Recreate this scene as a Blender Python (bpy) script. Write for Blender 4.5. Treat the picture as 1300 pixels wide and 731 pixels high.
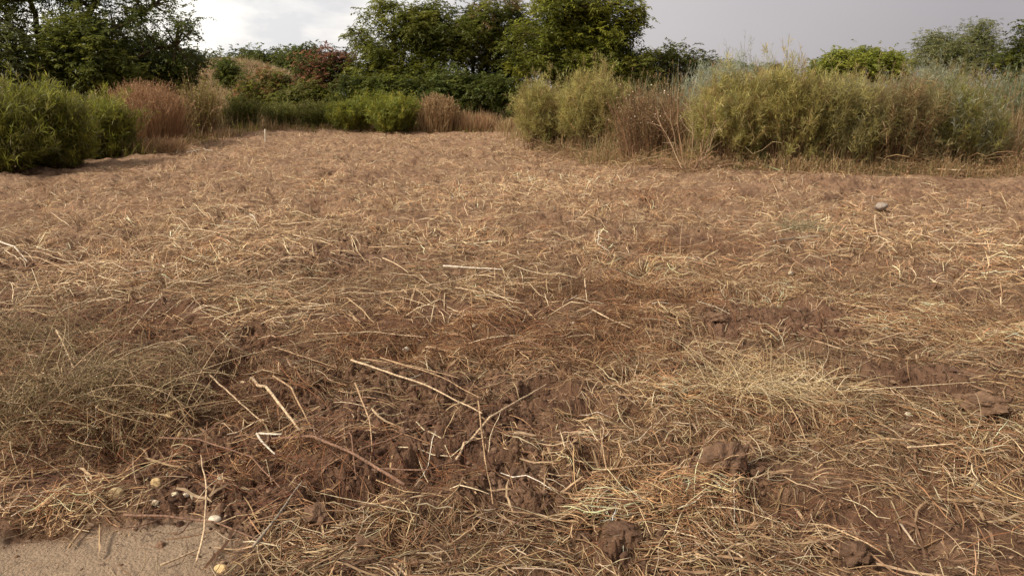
import bpy, math
import numpy as np
from mathutils import Vector, Matrix
for o in list(bpy.data.objects): bpy.data.objects.remove(o)
SC = bpy.context.scene
COL = SC.collection
R = math.radians
# ------------------------------------------------------------------ camera
CAM_Z, PITCH, FPX = 1.5, 14.8, 964.0
cd = bpy.data.cameras.new('camera'); cam = bpy.data.objects.new('camera', cd); COL.objects.link(cam)
cam.location = (0, 0, CAM_Z); cam.rotation_euler = (R(90 - PITCH), 0, 0)
cd.sensor_width = 36; cd.lens = 36 * FPX / 1300; cd.clip_start = 0.05; cd.clip_end = 6000
SC.camera = cam
# ------------------------------------------------------------------ world: thin sun through broken cloud
SUN_EL, SUN_AZ = 40, -122      # azimuth from +Y towards +X
wd = bpy.data.worlds.new('World'); SC.world = wd; wd.use_nodes = True
nt = wd.node_tree; nt.nodes.clear()
def N(t, ty, **k):
    n = t.nodes.new(ty)
    for a, b in k.items():
        if a.startswith('i_'): n.inputs[a[2:].replace('_', ' ')].default_value = b
        else: setattr(n, a, b)
    return n
def ramp(t, pts, src=None, interp='LINEAR'):
    n = t.nodes.new('ShaderNodeValToRGB'); n.color_ramp.interpolation = interp
    e = n.color_ramp.elements
    while len(e) < len(pts): e.new(0.5)
    for i, (p, c) in enumerate(pts):
        e[i].position = p; e[i].color = (*c, 1) if len(c) == 3 else c
    if src is not None: t.links.new(src, n.inputs[0])
    return n
def lin(*c): return tuple(((v/255)/12.92 if v/255 <= .04045 else ((v/255+.055)/1.055)**2.4) for v in c)
def mixc(t, f, a, b, mode='MIX'):
    n = t.nodes.new('ShaderNodeMix'); n.data_type = 'RGBA'; n.blend_type = mode
    for s, v in ((0, f), (6, a), (7, b)):
        if hasattr(v, 'links'): t.links.new(v, n.inputs[s])
        elif s == 0: n.inputs[0].default_value = v
        else: n.inputs[s].default_value = (*v, 1)
    return n.outputs[2]
def math_(t, op, a, b=None, c=None, clamp=False):
    n = t.nodes.new('ShaderNodeMath'); n.operation = op; n.use_clamp = clamp
    for i, v in enumerate((a, b, c)):
        if v is None: continue
        if hasattr(v, 'links'): t.links.new(v, n.inputs[i])
        else: n.inputs[i].default_value = v
    return n.outputs[0]
sky = N(nt, 'ShaderNodeTexSky', sky_type='NISHITA', sun_disc=False, sun_elevation=R(SUN_EL), sun_rotation=R(SUN_AZ), air_density=1.2, dust_density=3)
bg1 = N(nt, 'ShaderNodeBackground', i_Strength=0.09); nt.links.new(sky.outputs[0], bg1.inputs[0])
tc = N(nt, 'ShaderNodeTexCoord')
sp = N(nt, 'ShaderNodeSeparateXYZ'); nt.links.new(tc.outputs['Generated'], sp.inputs[0])
X, Y_, Z = sp.outputs
mp = N(nt, 'ShaderNodeMapping'); mp.inputs['Scale'].default_value = (1, 1, 2.2); nt.links.new(tc.outputs['Generated'], mp.inputs[0])
n1 = N(nt, 'ShaderNodeTexNoise', i_Scale=4.2, i_Detail=7.0, i_Roughness=0.55, i_Distortion=0.2); nt.links.new(mp.outputs[0], n1.inputs[0])
n2 = N(nt, 'ShaderNodeTexNoise', i_Scale=1.6, i_Detail=4.0, i_Roughness=0.5); nt.links.new(mp.outputs[0], n2.inputs[0])
left = math_(nt, 'MULTIPLY_ADD', X, -1.0, 0.5)                           # 1 far left, 0 far right
base = ramp(nt, [(0.0, lin(158,153,157)), (0.28, lin(182,177,179)), (0.5, lin(197,193,194)), (0.75, lin(213,212,214)), (0.95, lin(222,222,222))], left)
puff = ramp(nt, [(0.44, (0,0,0)), (0.55, (1,1,1))], n1.outputs[0])
soft = ramp(nt, [(0.3, (.93,.93,.94)), (0.7, (1.06,1.05,1.04))], n2.outputs[0])
c0 = mixc(nt, 1.0, base.outputs[0], soft.outputs[0], 'MULTIPLY')
pf = math_(nt, 'MULTIPLY', puff.outputs[0], math_(nt, 'MULTIPLY_ADD', left, 3.0, -1.5, clamp=True))
c1 = mixc(nt, pf, c0, lin(255,250,242))
# overcast skies grow brighter towards the zenith
zen = math_(nt, 'MULTIPLY_ADD', math_(nt, 'MAXIMUM', math_(nt, 'SUBTRACT', Z, 0.22), 0.0), .35, 1.0)
bg2 = N(nt, 'ShaderNodeBackground'); nt.links.new(c1, bg2.inputs[0]); nt.links.new(zen, bg2.inputs[1])
ms = N(nt, 'ShaderNodeMixShader'); ms.inputs[0].default_value = 0.90
nt.links.new(bg1.outputs[0], ms.inputs[1]); nt.links.new(bg2.outputs[0], ms.inputs[2])
wo = N(nt, 'ShaderNodeOutputWorld'); nt.links.new(ms.outputs[0], wo.inputs[0])
sl = bpy.data.lights.new('sun', 'SUN'); sl.energy = 3.7; sl.angle = R(11); sl.color = (1, .93, .84)
sun = bpy.data.objects.new('sun', sl); COL.objects.link(sun)
sdir = Vector((math.sin(R(SUN_AZ))*math.cos(R(SUN_EL)), math.cos(R(SUN_AZ))*math.cos(R(SUN_EL)), math.sin(R(SUN_EL))))
sun.rotation_euler = sdir.to_track_quat('Z', 'Y').to_euler()
SC.view_settings.view_transform = 'Standard'; SC.view_settings.look = 'None'
SC.view_settings.exposure = 0.36; SC.view_settings.gamma = 1
SC.cycles.max_bounces = 6; SC.cycles.diffuse_bounces = 3; SC.cycles.transparent_max_bounces = 4
# ------------------------------------------------------------------ noise and terrain
_r = np.random.default_rng(7)
_G = _r.uniform(0, 2*np.pi, (256, 256)); _GX, _GY = np.cos(_G), np.sin(_G)
_JX, _JY, _JV = _r.random((256, 256)), _r.random((256, 256)), _r.random((256, 256))
def gn(x, y):
    xi, yi = np.floor(x).astype(np.int64), np.floor(y).astype(np.int64); fx, fy = x-xi, y-yi
    u, v = fx*fx*fx*(fx*(fx*6-15)+10), fy*fy*fy*(fy*(fy*6-15)+10)
    def d(i, j):
        a, b = (xi+i) & 255, (yi+j) & 255
        return _GX[a, b]*(fx-i) + _GY[a, b]*(fy-j)
    return ((d(0,0)*(1-u)+d(1,0)*u)*(1-v) + (d(0,1)*(1-u)+d(1,1)*u)*v)*1.5
def fbm(x, y, oct=4, gain=.5):
    s, a, f = 0, 1, 1
    for k in range(oct):
        s = s + a*gn(x*f+17.3*k, y*f-9.1*k); a *= gain; f *= 2.03
    return s
def vor(x, y):
    xi, yi = np.floor(x).astype(np.int64), np.floor(y).astype(np.int64)
    f1 = np.full(np.shape(x), 9.); f2 = f1.copy(); val = np.zeros(np.shape(x)); tl = val.copy()
    for i in (-1, 0, 1):
        for j in (-1, 0, 1):
            a, b = (xi+i) & 255, (yi+j) & 255
            ex, ey = xi+i+_JX[a, b]-x, yi+j+_JY[a, b]-y; d = np.hypot(ex, ey)
            c = d < f1
            f2 = np.where(c, f1, np.minimum(f2, d)); val = np.where(c, _JV[a, b], val); tl = np.where(c, ex*_GX[a, b]+ey*_GY[a, b], tl); f1 = np.where(c, d, f1)
    return f1, f2, np.clip(val*.8+.2+.8*tl, 0, 1.4)
def sst(a, b, x):
    t = np.clip((x-a)/(b-a), 0, 1); return t*t*(3-2*t)
def flat_pt(px, py, z=0.0):
    """Point of the plain at height z seen at photo pixel px, py."""
    p = R(PITCH); a, b = (px-650)/FPX, -(py-365.5)/FPX
    d = np.array([a, math.cos(p)+b*math.sin(p), -math.sin(p)+b*math.cos(p)])
    t = (z-CAM_Z)/d[2]; return d[0]*t, d[1]*t
def blobs(lst):
    """lst of photo ellipses (px, py, rx, ry): soft patches on the ground, kept as world ellipses."""
    out = []
    for px, py, rx, ry in lst:
        x, y = flat_pt(px, py); x2, _ = flat_pt(px+rx, py); _, y2 = flat_pt(px, py-ry); _, y3 = flat_pt(px, py+ry)
        out.append((x, y, abs(x2-x), (abs(y2-y)+abs(y3-y))/2))
    return out
def field_(bl, x, y, wob=0.25):
    s = np.zeros(np.shape(x)); w = wob*fbm(x*1.7+5, y*1.7, 3)
    for cx, cy, rx, ry in bl:
        q = ((x-cx)/rx)**2 + ((y-cy)/ry)**2
        s = np.maximum(s, 1-sst(0.45, 1.25, q + 2*w))
    return s
SMOOTH = blobs([(105, 718, 185, 58), (215, 695, 62, 42), (-20, 740, 150, 50)])
CLOD = blobs([(520, 540, 130, 70), (670, 610, 90, 60), (340, 620, 60, 55), (960, 400, 120, 28), (790, 680, 60, 45), (900, 600, 80, 35),
              (400, 325, 90, 22), (1190, 500, 110, 30), (200, 440, 160, 30), (100, 400, 100, 22), (1180, 240, 180, 12), (560, 480, 160, 25), (30, 330, 60, 18), (230, 600, 100, 40), (250, 650, 90, 40), (430, 500, 120, 30), (820, 255, 70, 12), (470, 640, 80, 25)])
PALE = blobs([(940, 490, 170, 50), (1160, 300, 150, 30), (250, 310, 160, 45), (850, 640, 130, 60), (900, 350, 120, 30), (700, 240, 180, 30), (1200, 400, 150, 40), (420, 690, 130, 40), (560, 310, 120, 20)])
RED = blobs([(60, 590, 190, 45), (100, 430, 170, 50), (400, 600, 200, 60), (600, 430, 260, 45), (300, 500, 150, 40), (760, 380, 140, 25), (880, 315, 90, 14), (840, 255, 80, 10)])
PITS = blobs([(1010, 388, 34, 13), (1165, 492, 60, 18), (690, 505, 40, 14), (575, 600, 50, 20), (1030, 550, 60, 24), (845, 262, 40, 7), (560, 386, 50, 10), (300, 480, 60, 20), (880, 300, 30, 7), (450, 640, 60, 22), (990, 640, 60, 18), (240, 400, 60, 14), (760, 600, 40, 18), (620, 232, 40, 5), (440, 215, 40, 5), (1250, 380, 60, 12)])
PILE = blobs([(90, 500, 190, 90), (30, 430, 70, 40)])
def hs(x, y):
    """smooth height of the ground"""
    r = np.hypot(x, y)
    far = sst(4, 14, r)
    h = 0.045*gn(x*.45, y*.45+3) + 0.10*far*gn(x*.16+4, y*.16) + 0.022*fbm(x*1.1+9, y*2.3, 2)*(1+0.8*far)
    h = h + 0.03*sst(3, 8, r)*fbm(x*.9, y*2.2+8, 3)
    m1 = fbm(x*2.4+6, y*3.2, 3); m2 = fbm(x*6.5, y*8+14, 2)
    big = sst(-.5, .6, gn(x*.55+13, y*.8+7)); h = h + (.45+.9*big)*(.030*m1 - .045*sst(.15, .7, -m1) + .013*m2 - .018*sst(.25, .8, -m2))*(1+.5*far)*(1-sst(26, 45, r))
    pt = field_(PITS, x, y, .5); h = h - .055*pt*pt + .022*4*pt*(1-pt)
    m3 = fbm(x*1.1+50, y*2.4, 3); h = h + far*(.045*m3 - .05*sst(.3, .8, -m3))*(1-sst(26, 45, r))
    h = h + 0.10*field_(PILE, x, y, .1)*(.7+.5*gn(x*3, y*3))
    h = h*(1-.85*field_(SMOOTH, x, y, .1))
    # earth bank with dead grass, far left, and rougher verge beyond the mown field
    h = h + 2.0*np.exp(-(((x+14.3)/5.0)**2+((y-41)/3.2)**2)) + 1.3*np.exp(-(((x+26)/9.0)**2+((y-40)/4)**2))
    h = h + .35*sst(30, 60, r)*gn(x*.05, y*.05)
    return h
def hf(x, y):
    """full height with clods"""
    r = np.hypot(x, y); sm = 1-field_(SMOOTH, x, y, .15)
    cm = np.clip(field_(CLOD, x, y, .4)*.95 + .30 + .35*fbm(x*1.3+31, y*1.3, 2), 0.05, 1.15)*(.04+.96*sm)
    wx, wy = .3*fbm(x*9, y*9, 3), .3*fbm(x*9+50, y*9, 3)
    a1, a2, v1 = vor(x*8+wx, y*8+wy); b1, b2, v2 = vor(x*20+wx*2, y*20+wy*2); c1, c2, v3 = vor(x*52, y*52)
    L = lambda f1, f2: np.clip((f2-f1)*2.4, 0, 1)**.75
    n = (.036*v1**1.3*L(a1, a2) + .022*v2*L(b1, b2) + .012*v3*L(c1, c2))*cm
    n = n + .012*cm*fbm(x*14, y*14, 3) + .004*cm*fbm(x*47, y*47, 2) - .02*cm
    n = n + (.0015+.006*sm)*fbm(x*26, y*26, 3) + .014*sm*fbm(x*4.3, y*5.5, 3)
    far = 1-sst(25, 60, r)
    return hs(x, y) + n*far
def ground_pt(px, py):
    z = 0.0
    for _ in range(12):
        x, y = flat_pt(px, py, z); z = float(hs(np.array(x), np.array(y)))
    return x, y, float(hf(np.array([x]), np.array([y]))[0])
def H(x, y): return float(hf(np.array([x*1.0]), np.array([y*1.0]))[0])
def at(px, y):                                   # x of a photo column at depth y (near the horizon line)
    return (px-650)/FPX*y*math.cos(R(PITCH)) + 0*y
def zat(py, y):                                  # height seen at photo row py at depth y
    p = R(PITCH); b = -(py-365.5)/FPX
    return CAM_Z + y*(-math.sin(p)+b*math.cos(p))/(math.cos(p)+b*math.sin(p))
# ------------------------------------------------------------------ mesh building
def mesh_obj(name, V, F, C=None, mat=None, parent=None, smooth=True, loc=(0,0,0)):
    me = bpy.data.meshes.new(name); V = np.asarray(V, dtype=np.float32).reshape(-1, 3) - np.array(loc, dtype=np.float32); F = np.asarray(F, dtype=np.int32)
    k = F.shape[1]
    me.vertices.add(len(V)); me.vertices.foreach_set('co', V.ravel())
    me.loops.add(F.size); me.loops.foreach_set('vertex_index', F.ravel())
    me.polygons.add(len(F)); me.polygons.foreach_set('loop_start', np.arange(0, F.size, k, dtype=np.int32))
    me.polygons.foreach_set('use_smooth', np.full(len(F), smooth))
    if C is not None:
        C = np.asarray(C, dtype=np.float32).reshape(-1, C.shape[-1])
        if C.shape[1] == 3: C = np.concatenate([C, np.ones((len(C), 1), np.float32)], 1)
        a = me.color_attributes.new('col', 'FLOAT_COLOR', 'POINT'); a.data.foreach_set('color', C.ravel())
    me.update(calc_edges=True)
    if mat: me.materials.append(mat)
    o = bpy.data.objects.new(name, me); COL.objects.link(o)
    if parent is not None: o.parent = parent
    else: o.location = loc
    return o
class Acc:
    def __init__(s): s.V, s.F, s.C, s.n = [], [], [], 0
    def add(s, V, F, C):
        s.V.append(V.reshape(-1, 3)); s.F.append(F.reshape(-1, 4)+s.n); s.C.append(np.broadcast_to(C, V.shape).reshape(-1, 3)); s.n += V.size//3
    def tubes(s, P, rad, col, sides=3):
        """P n,m,3; rad n,m; col n,3 or n,m,3"""
        n, m, _ = P.shape
        T = np.gradient(P, axis=1); T /= np.linalg.norm(T, axis=2, keepdims=True)+1e-9
        ref = np.where(np.abs(T[:, :1, 2:3]) > .8, np.array([1., 0, 0]), np.array([0, 0, 1.]))
        A = np.cross(T, np.broadcast_to(ref, T.shape)); A /= np.linalg.norm(A, axis=2, keepdims=True)+1e-9
        B = np.cross(T, A)
        an = np.arange(sides)*2*np.pi/sides
        V = P[:, :, None] + rad[:, :, None, None]*(A[:, :, None]*np.cos(an)[:, None] + B[:, :, None]*np.sin(an)[:, None])
        i = np.arange(n)[:, None, None]*m*sides; j = np.arange(m-1)[None, :, None]*sides; k = np.arange(sides); k2 = (k+1) % sides
        F = np.stack([i+j+k, i+j+k2, i+j+sides+k2, i+j+sides+k], -1)
        c = col[:, None, None] if col.ndim == 2 else col[:, :, None]
        s.add(V, F, c)
    def ribbons(s, P, w, side, col):
        """side n,3 or n,m,3: width direction"""
        n, m, _ = P.shape
        sd = side[:, None] if side.ndim == 2 else side
        V = np.stack([P-sd*w[..., None]/2, P+sd*w[..., None]/2], 2)
        i = np.arange(n)[:, None]*m*2; j = np.arange(m-1)[None, :]*2
        F = np.stack([i+j, i+j+1, i+j+3, i+j+2], -1)
        c = col[:, None, None] if col.ndim == 2 else col[:, :, None]
        s.add(V, F, c)
    def leaves(s, B, D, Nn, ln, wd, col):
        """pointed leaves: base, direction, normal"""
        S = np.cross(D, Nn); S /= np.linalg.norm(S, axis=1, keepdims=True)+1e-9
        U = np.cross(S, D)
        l, w = ln[:, None], wd[:, None]
        V = np.stack([B, B+D*l*.45+S*w/2+U*w*.14, B+D*l-U*l*.10, B+D*l*.45-S*w/2+U*w*.14], 1)
        F = np.arange(len(B))[:, None]*4 + np.arange(4)
        s.add(V, F, col[:, None])
    def obj(s, name, mat, parent=None, smooth=True, loc=(0,0,0)):
        return mesh_obj(name, np.concatenate(s.V), np.concatenate(s.F), np.concatenate(s.C), mat, parent, smooth, loc)
def unit(v): return v/(np.linalg.norm(v, axis=-1, keepdims=True)+1e-9)
def rdir(rng, n, up=0.0): return unit(rng.normal(size=(n, 3)) + np.array([0, 0, up]))
def tag(o, label=None, cat=None, group=None, kind=None):
    for k, v in (('label', label), ('category', cat), ('group', group), ('kind', kind)):
        if v: o[k] = v
    return o
def root(name, x, y, z, label, cat, group=None):
    o = bpy.data.objects.new(name, None); COL.objects.link(o); o.location = (x, y, z); o.empty_display_size = .2
    return tag(o, label, cat, group)
def pick(rng, n, cols, w=None, jit=.12, hue=.16):
    c = np.array(cols)[rng.choice(len(cols), n, p=None if w is None else np.array(w)/sum(w))]
    return np.clip(c*(1+jit*rng.normal(size=(n, 1)))*(1+jit*hue*rng.normal(size=(n, 3))), .004, .9)
# ------------------------------------------------------------------ materials
def mat_new(name):
    m = bpy.data.materials.new(name); m.use_nodes = True; t = m.node_tree; t.nodes.clear()
    out = t.nodes.new('ShaderNodeOutputMaterial'); return m, t, out
def fibre_mat(name, rough=.75, trans=0.0, nscale=60.0, amt=.35, spec=.25):
    m, t, out = mat_new(name)
    at_ = N(t, 'ShaderNodeAttribute', attribute_name='col')
    gc = N(t, 'ShaderNodeTexCoord')
    no = N(t, 'ShaderNodeTexNoise', i_Scale=nscale, i_Detail=3.0); t.links.new(gc.outputs['Object'], no.inputs[0])
    rp = ramp(t, [(0.3, (1-amt,)*3), (0.7, (1+amt*.6,)*3)], no.outputs[0])
    c = mixc(t, 1.0, at_.outputs[0], rp.outputs[0], 'MULTIPLY')
    b = N(t, 'ShaderNodeBsdfPrincipled', i_Roughness=rough); b.inputs['Specular IOR Level'].default_value = spec
    t.links.new(c, b.inputs['Base Color'])
    if trans > 0:
        tr = N(t, 'ShaderNodeBsdfTranslucent'); t.links.new(c, tr.inputs[0])
        mx = N(t, 'ShaderNodeMixShader'); mx.inputs[0].default_value = trans
        t.links.new(b.outputs[0], mx.inputs[1]); t.links.new(tr.outputs[0], mx.inputs[2]); t.links.new(mx.outputs[0], out.inputs[0])
    else: t.links.new(b.outputs[0], out.inputs[0])
    return m
M_straw = fibre_mat('straw', .6, .15, 45, .35, .3)
M_stalk = fibre_mat('stalk', .65, 0, 110, .6, .25)
M_leaf = fibre_mat('leaf', .5, .5, 3, .22, .35)
M_grass = fibre_mat('grass_blade', .65, .4, 8, .2, .2)
M_bark = fibre_mat('bark', .9, 0, 14, .45, .1)
M_clod = fibre_mat('clod', .95, 0, 40, .4, .1)
M_stone = fibre_mat('stone', .85, 0, 90, .3, .2)
# soil
m, t, out = mat_new('soil'); M_soil = m
gc = N(t, 'ShaderNodeTexCoord'); P_ = gc.outputs['Object']
def tn(scale, detail=5.0, rough=.6, src=None):
    n = N(t, 'ShaderNodeTexNoise', i_Scale=scale, i_Detail=detail, i_Roughness=rough); t.links.new(src or P_, n.inputs[0]); return n.outputs[0]
at_ = N(t, 'ShaderNodeAttribute', attribute_name='col')
sepa = N(t, 'ShaderNodeSeparateColor'); t.links.new(at_.outputs[0], sepa.inputs[0])
soil = ramp(t, [(.25, lin(76,54,41)), (.5, lin(106,79,60)), (.75, lin(132,103,81))], tn(6, 8)).outputs[0]
soil = mixc(t, ramp(t, [(.52, (0,0,0)), (.72, (.5,.5,.5))], tn(.9, 3)).outputs[0], soil, lin(114,78,56))
soil = mixc(t, sepa.outputs[1], soil, mixc(t, tn(35, 6), lin(144,121,97), lin(168,145,119)))      # trodden bare patch
# fine chaff lying in the soil: short streaks
ch = None
for k, (sx, sy) in enumerate(((40, 190), (170, 45), (90, 110))):
    mpn = N(t, 'ShaderNodeMapping'); mpn.inputs['Scale'].default_value = (sx, sy, 60); mpn.inputs['Rotation'].default_value = (0, 0, .5*k)
    t.links.new(P_, mpn.inputs[0])
    v = N(t, 'ShaderNodeTexNoise', i_Scale=1.0, i_Detail=2.0, i_Distortion=1.2); t.links.new(mpn.outputs[0], v.inputs[0])
    rr = ramp(t, [(.56, (0,0,0)), (.64, (1,1,1))], v.outputs[0]).outputs[0]
    ch = rr if ch is None else math_(t, 'MAXIMUM', ch, rr)
chf = math_(t, 'MULTIPLY', ch, sepa.outputs[0])
chc = mixc(t, tn(12, 3), lin(140,104,70), lin(196,164,120))
colr = mixc(t, chf, soil, chc)
# matted litter on the further field
mlt = math_(t, 'MULTIPLY', sepa.outputs[2], ramp(t, [(.35, (0.15,)*3), (.6, (1,1,1))], tn(9, 6, .7)).outputs[0])
colr = mixc(t, mlt, colr, mixc(t, ramp(t, [(.35,(0,0,0)),(.65,(1,1,1))], tn(22, 5, .75)).outputs[0], lin(126,95,73), lin(196,163,128)))
b = N(t, 'ShaderNodeBsdfPrincipled', i_Roughness=.95); b.inputs['Specular IOR Level'].default_value = .12
t.links.new(colr, b.inputs['Base Color'])
bu = N(t, 'ShaderNodeBump', i_Strength=1.0, i_Distance=.012)
vb = N(t, 'ShaderNodeTexVoronoi', i_Scale=85.0); vb.feature = 'F1'; t.links.new(P_, vb.inputs[0])
hh = math_(t, 'ADD', math_(t, 'SUBTRACT', tn(120, 6, .7), math_(t, 'MULTIPLY', vb.outputs[0], .55)), math_(t, 'MULTIPLY', chf, .35)); t.links.new(hh, bu.inputs['Height']); t.links.new(bu.outputs[0], b.inputs['Normal'])
t.links.new(b.outputs[0], out.inputs[0])
# ------------------------------------------------------------------ ground sheet
th = np.concatenate([np.linspace(-180, -57, 60, endpoint=False), np.linspace(-57, -43, 60, endpoint=False), np.linspace(-43, 43, 1050, endpoint=False), np.linspace(43, 57, 60, endpoint=False), np.linspace(57, 180, 60, endpoint=False)[1:]])*np.pi/180
rr = np.concatenate([[.02, .3, .7], np.geomspace(1.1, 6, 760, endpoint=False), np.geomspace(6, 34, 420, endpoint=False), np.geomspace(34, 4000, 60)])
TH, RR = np.meshgrid(th, rr, indexing='ij')
gx, gy = RR*np.sin(TH), RR*np.cos(TH)
gz = hf(gx, gy)
NUTS = blobs([(100, 622, 150, 26), (205, 628, 90, 26), (280, 650, 60, 30)])
def tuft(x, y): return sst(.12, .75, fbm(x*1.9+70, y*2.6, 3))
def hay_d(x, y):
    d = .55 + .6*fbm(x*.8+3, y*1.1, 3) + .25*fbm(x*3.1, y*3.7+2, 2) + .55*tuft(x, y) + .5*field_(PALE, x, y, .3) - .55*field_(CLOD, x, y, .3) - 1.5*field_(SMOOTH, x, y, .5)
    return np.clip(d - .5*field_(PITS, x, y, .4) - 1.1*field_(NUTS, x, y, .3) - .25*sst(.2, .7, -fbm(x*.5+9, y*1.2+4, 3)), 0, 1.2)
rad_ = np.hypot(gx, gy); sm_ = field_(SMOOTH, gx, gy, .35)
gc_ = np.stack([np.clip(hay_d(gx, gy), 0, 1), sm_, sst(4.5, 10, rad_)*np.clip(.35+hay_d(gx, gy)*.7, 0, 1)], -1)
nt_, nr_ = gx.shape
I = np.arange(nt_)[:, None]*nr_ + np.arange(nr_-1)[None]; I2 = ((np.arange(nt_)+1) % nt_)[:, None]*nr_ + np.arange(nr_-1)[None]
F = np.stack([I, I2, I2+1, I+1], -1).reshape(-1, 4)
g = mesh_obj('ground', np.stack([gx, gy, gz], -1), F[:, ::-1], gc_, M_soil)
tag(g, 'brown mown field of cloddy earth, with a smooth bare patch of trodden soil', 'ground', kind='structure')
# ------------------------------------------------------------------ litter on the field
STRAW = [lin(206,177,134), lin(194,161,118), lin(174,139,98), lin(152,114,80), lin(126,90,63), lin(212,188,150), lin(160,118,82)]
def wedge(rng, n, r0, r1, p):
    """n random ground points between radius r0 and r1, density falling as r**-p"""
    u = rng.random(n); e = 2-p
    r = (r0**e + u*(r1**e-r0**e))**(1/e); a = rng.uniform(-R(57), R(57), n)
    return r*np.sin(a), r*np.cos(a)
def in_field(x, y):
    """inside the mown field (the verge beyond is weeds)"""
    lim = np.interp(np.degrees(np.arctan2(x, y)), [-57, -45, -33, -27, -20, -8, 0, 2, 8, 13, 35, 45, 57], [13, 13, 13.5, 17.5, 26, 27, 27, 23, 19, 14.5, 13.8, 13.5, 13.5])
    return np.hypot(x, y)/np.maximum(.1, lim) 
def lay(rng, x, y, L, w, col, seg, off, lift, bend, acc, tube=True, dirspread=.9, thickz=.03, taper=True):
    n = len(x)
    flow = 2.2*gn(x*.7+40, y*.7) + 1.2*gn(x*2.3, y*2.3+11)
    a = flow*1.6 + dirspread*rng.normal(size=n)*1.3
    k = rng.normal(size=n)*bend
    s = np.linspace(-.5, .5, seg+1)
    ang = a[:, None] + k[:, None]*s*2 + .25*bend*rng.normal(size=(n, seg+1))
    st = L[:, None]/seg
    px = x[:, None] + np.cumsum(np.cos(ang)*st, 1) - L[:, None]*.5*np.cos(a)[:, None]
    py = y[:, None] + np.cumsum(np.sin(ang)*st, 1) - L[:, None]*.5*np.sin(a)[:, None]
    pz = hs(px.ravel(), py.ravel()).reshape(px.shape)
    base = (off + (thickz*rng.random(n)**1.6)*(.5+1.6*tuft(x, y)))[:, None]
    up = (lift*np.abs(rng.normal(size=n)))[:, None]
    tilt = rng.choice([-1, 1], n)[:, None]
    pz = pz + base + up*L[:, None]*np.clip(tilt*s+.0, 0, 1)*1.4 + up*L[:, None]*.35*np.sin((s+.5)*np.pi)
    P = np.stack([px, py, pz], -1)
    tp = np.interp(s, [-.5, -.4, .3, .5], [.7, 1, .8, .25]) if taper else np.ones(seg+1)
    W = w[:, None]*tp
    if tube: acc.tubes(P, W/2, col, 3)
    else:
        sd = unit(np.stack([-np.sin(a), np.cos(a), rng.normal(size=n)*.6], -1)); acc.ribbons(P, W, sd, col)
def toned(rng, x, y, n, w=None):
    c = pick(rng, n, STRAW, w, .16, .2)
    pal = field_(PALE, x, y, .3)[:, None]; red = field_(RED, x, y, .3)[:, None]
    tint = (1 + .28*gn(x*.9, y*.9+21))[:, None]
    c = c*tint*(1+.25*pal)*(.82+.4*tuft(x, y))[:, None]
    return np.clip(c*(1-red*np.array([.26, .38, .46])), .01, .8)
rng = np.random.default_rng(11)
acc = Acc()
def scatter(rng, n, r0, r1, p, prob):
    x, y = wedge(rng, n, r0, r1, p); k = rng.random(n) < prob(x, y); return x[k], y[k]
CLR = blobs([(921, 606, 40, 20), (1247, 520, 30, 12), (510, 526, 30, 14), (665, 605, 40, 26), (660, 640, 28, 14), (790, 690, 34, 20), (735, 684, 20, 12), (404, 664, 28, 14), (462, 700, 24, 14), (322, 632, 18, 10), (905, 412, 20, 8), (1012, 392, 24, 8), (1058, 258, 14, 4), (1085, 708, 24, 12), (1117, 272, 12, 4)])
PH = lambda x, y: np.clip(hay_d(x, y), .02, 1)*(1-.9*field_(CLR, x, y, .1))*(in_field(x, y) < 1.02)
# fine hay, near
x, y = scatter(rng, 98000, 1.2, 6.5, 1.1, PH); n = len(x)
lay(rng, x, y, rng.gamma(4, .026, n)+.02, rng.uniform(.0016, .0042, n)*np.exp(.28*rng.normal(size=n))*1.2, toned(rng, x, y, n), 5, .004, .22, .3, acc, thickz=.05)
x, y = scatter(rng, 180000, 6.5, 27.5, 1.35, PH); n = len(x)
lay(rng, x, y, rng.gamma(4, .03, n)+.03, rng.uniform(.003, .007, n)*(1+.02*np.hypot(x, y)), toned(rng, x, y, n)*1.08, 3, .006, .28, .35, acc, tube=False, thickz=.06)
x, y = scatter(rng, 2600, 1.3, 8, 1.1, lambda x, y: 1-.97*field_(SMOOTH, x, y, .2)); n = len(x)
lay(rng, x, y, rng.uniform(.05, .22, n), rng.uniform(.006, .012, n), pick(rng, n, [lin(160,130,96), lin(134,104,76), lin(112,82,58), lin(178,150,114)], None, .12, .1), 5, .008, .15, .25, acc, tube=False, thickz=.05)
# short broken pieces
x, y = scatter(rng, 74000, 1.2, 9, 1.1, lambda x, y: np.clip(.35+.6*hay_d(x, y), 0, 1)*(1-.8*field_(SMOOTH, x, y))); n = len(x)
lay(rng, x, y, rng.uniform(.01, .05, n), rng.uniform(.0012, .004, n), toned(rng, x, y, n), 2, .006, .3, .2, acc, tube=False, thickz=.03, dirspread=2)
x, y = scatter(rng, 88000, 1.2, 10, 1.1, lambda x, y: 1-.9*field_(SMOOTH, x, y, .15)); n = len(x)
lay(rng, x, y, rng.uniform(.006, .03, n), rng.uniform(.002, .008, n), pick(rng, n, [lin(120,92,66), lin(96,70,50), lin(150,120,88), lin(78,56,42)], None, .15), 2, .004, .35, .3, acc, tube=False, thickz=.02, dirspread=2)
o = acc.obj('straw', M_straw); tag(o, 'mat of cut tan hay and straw scattered over the field', 'straw', kind='stuff')
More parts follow.
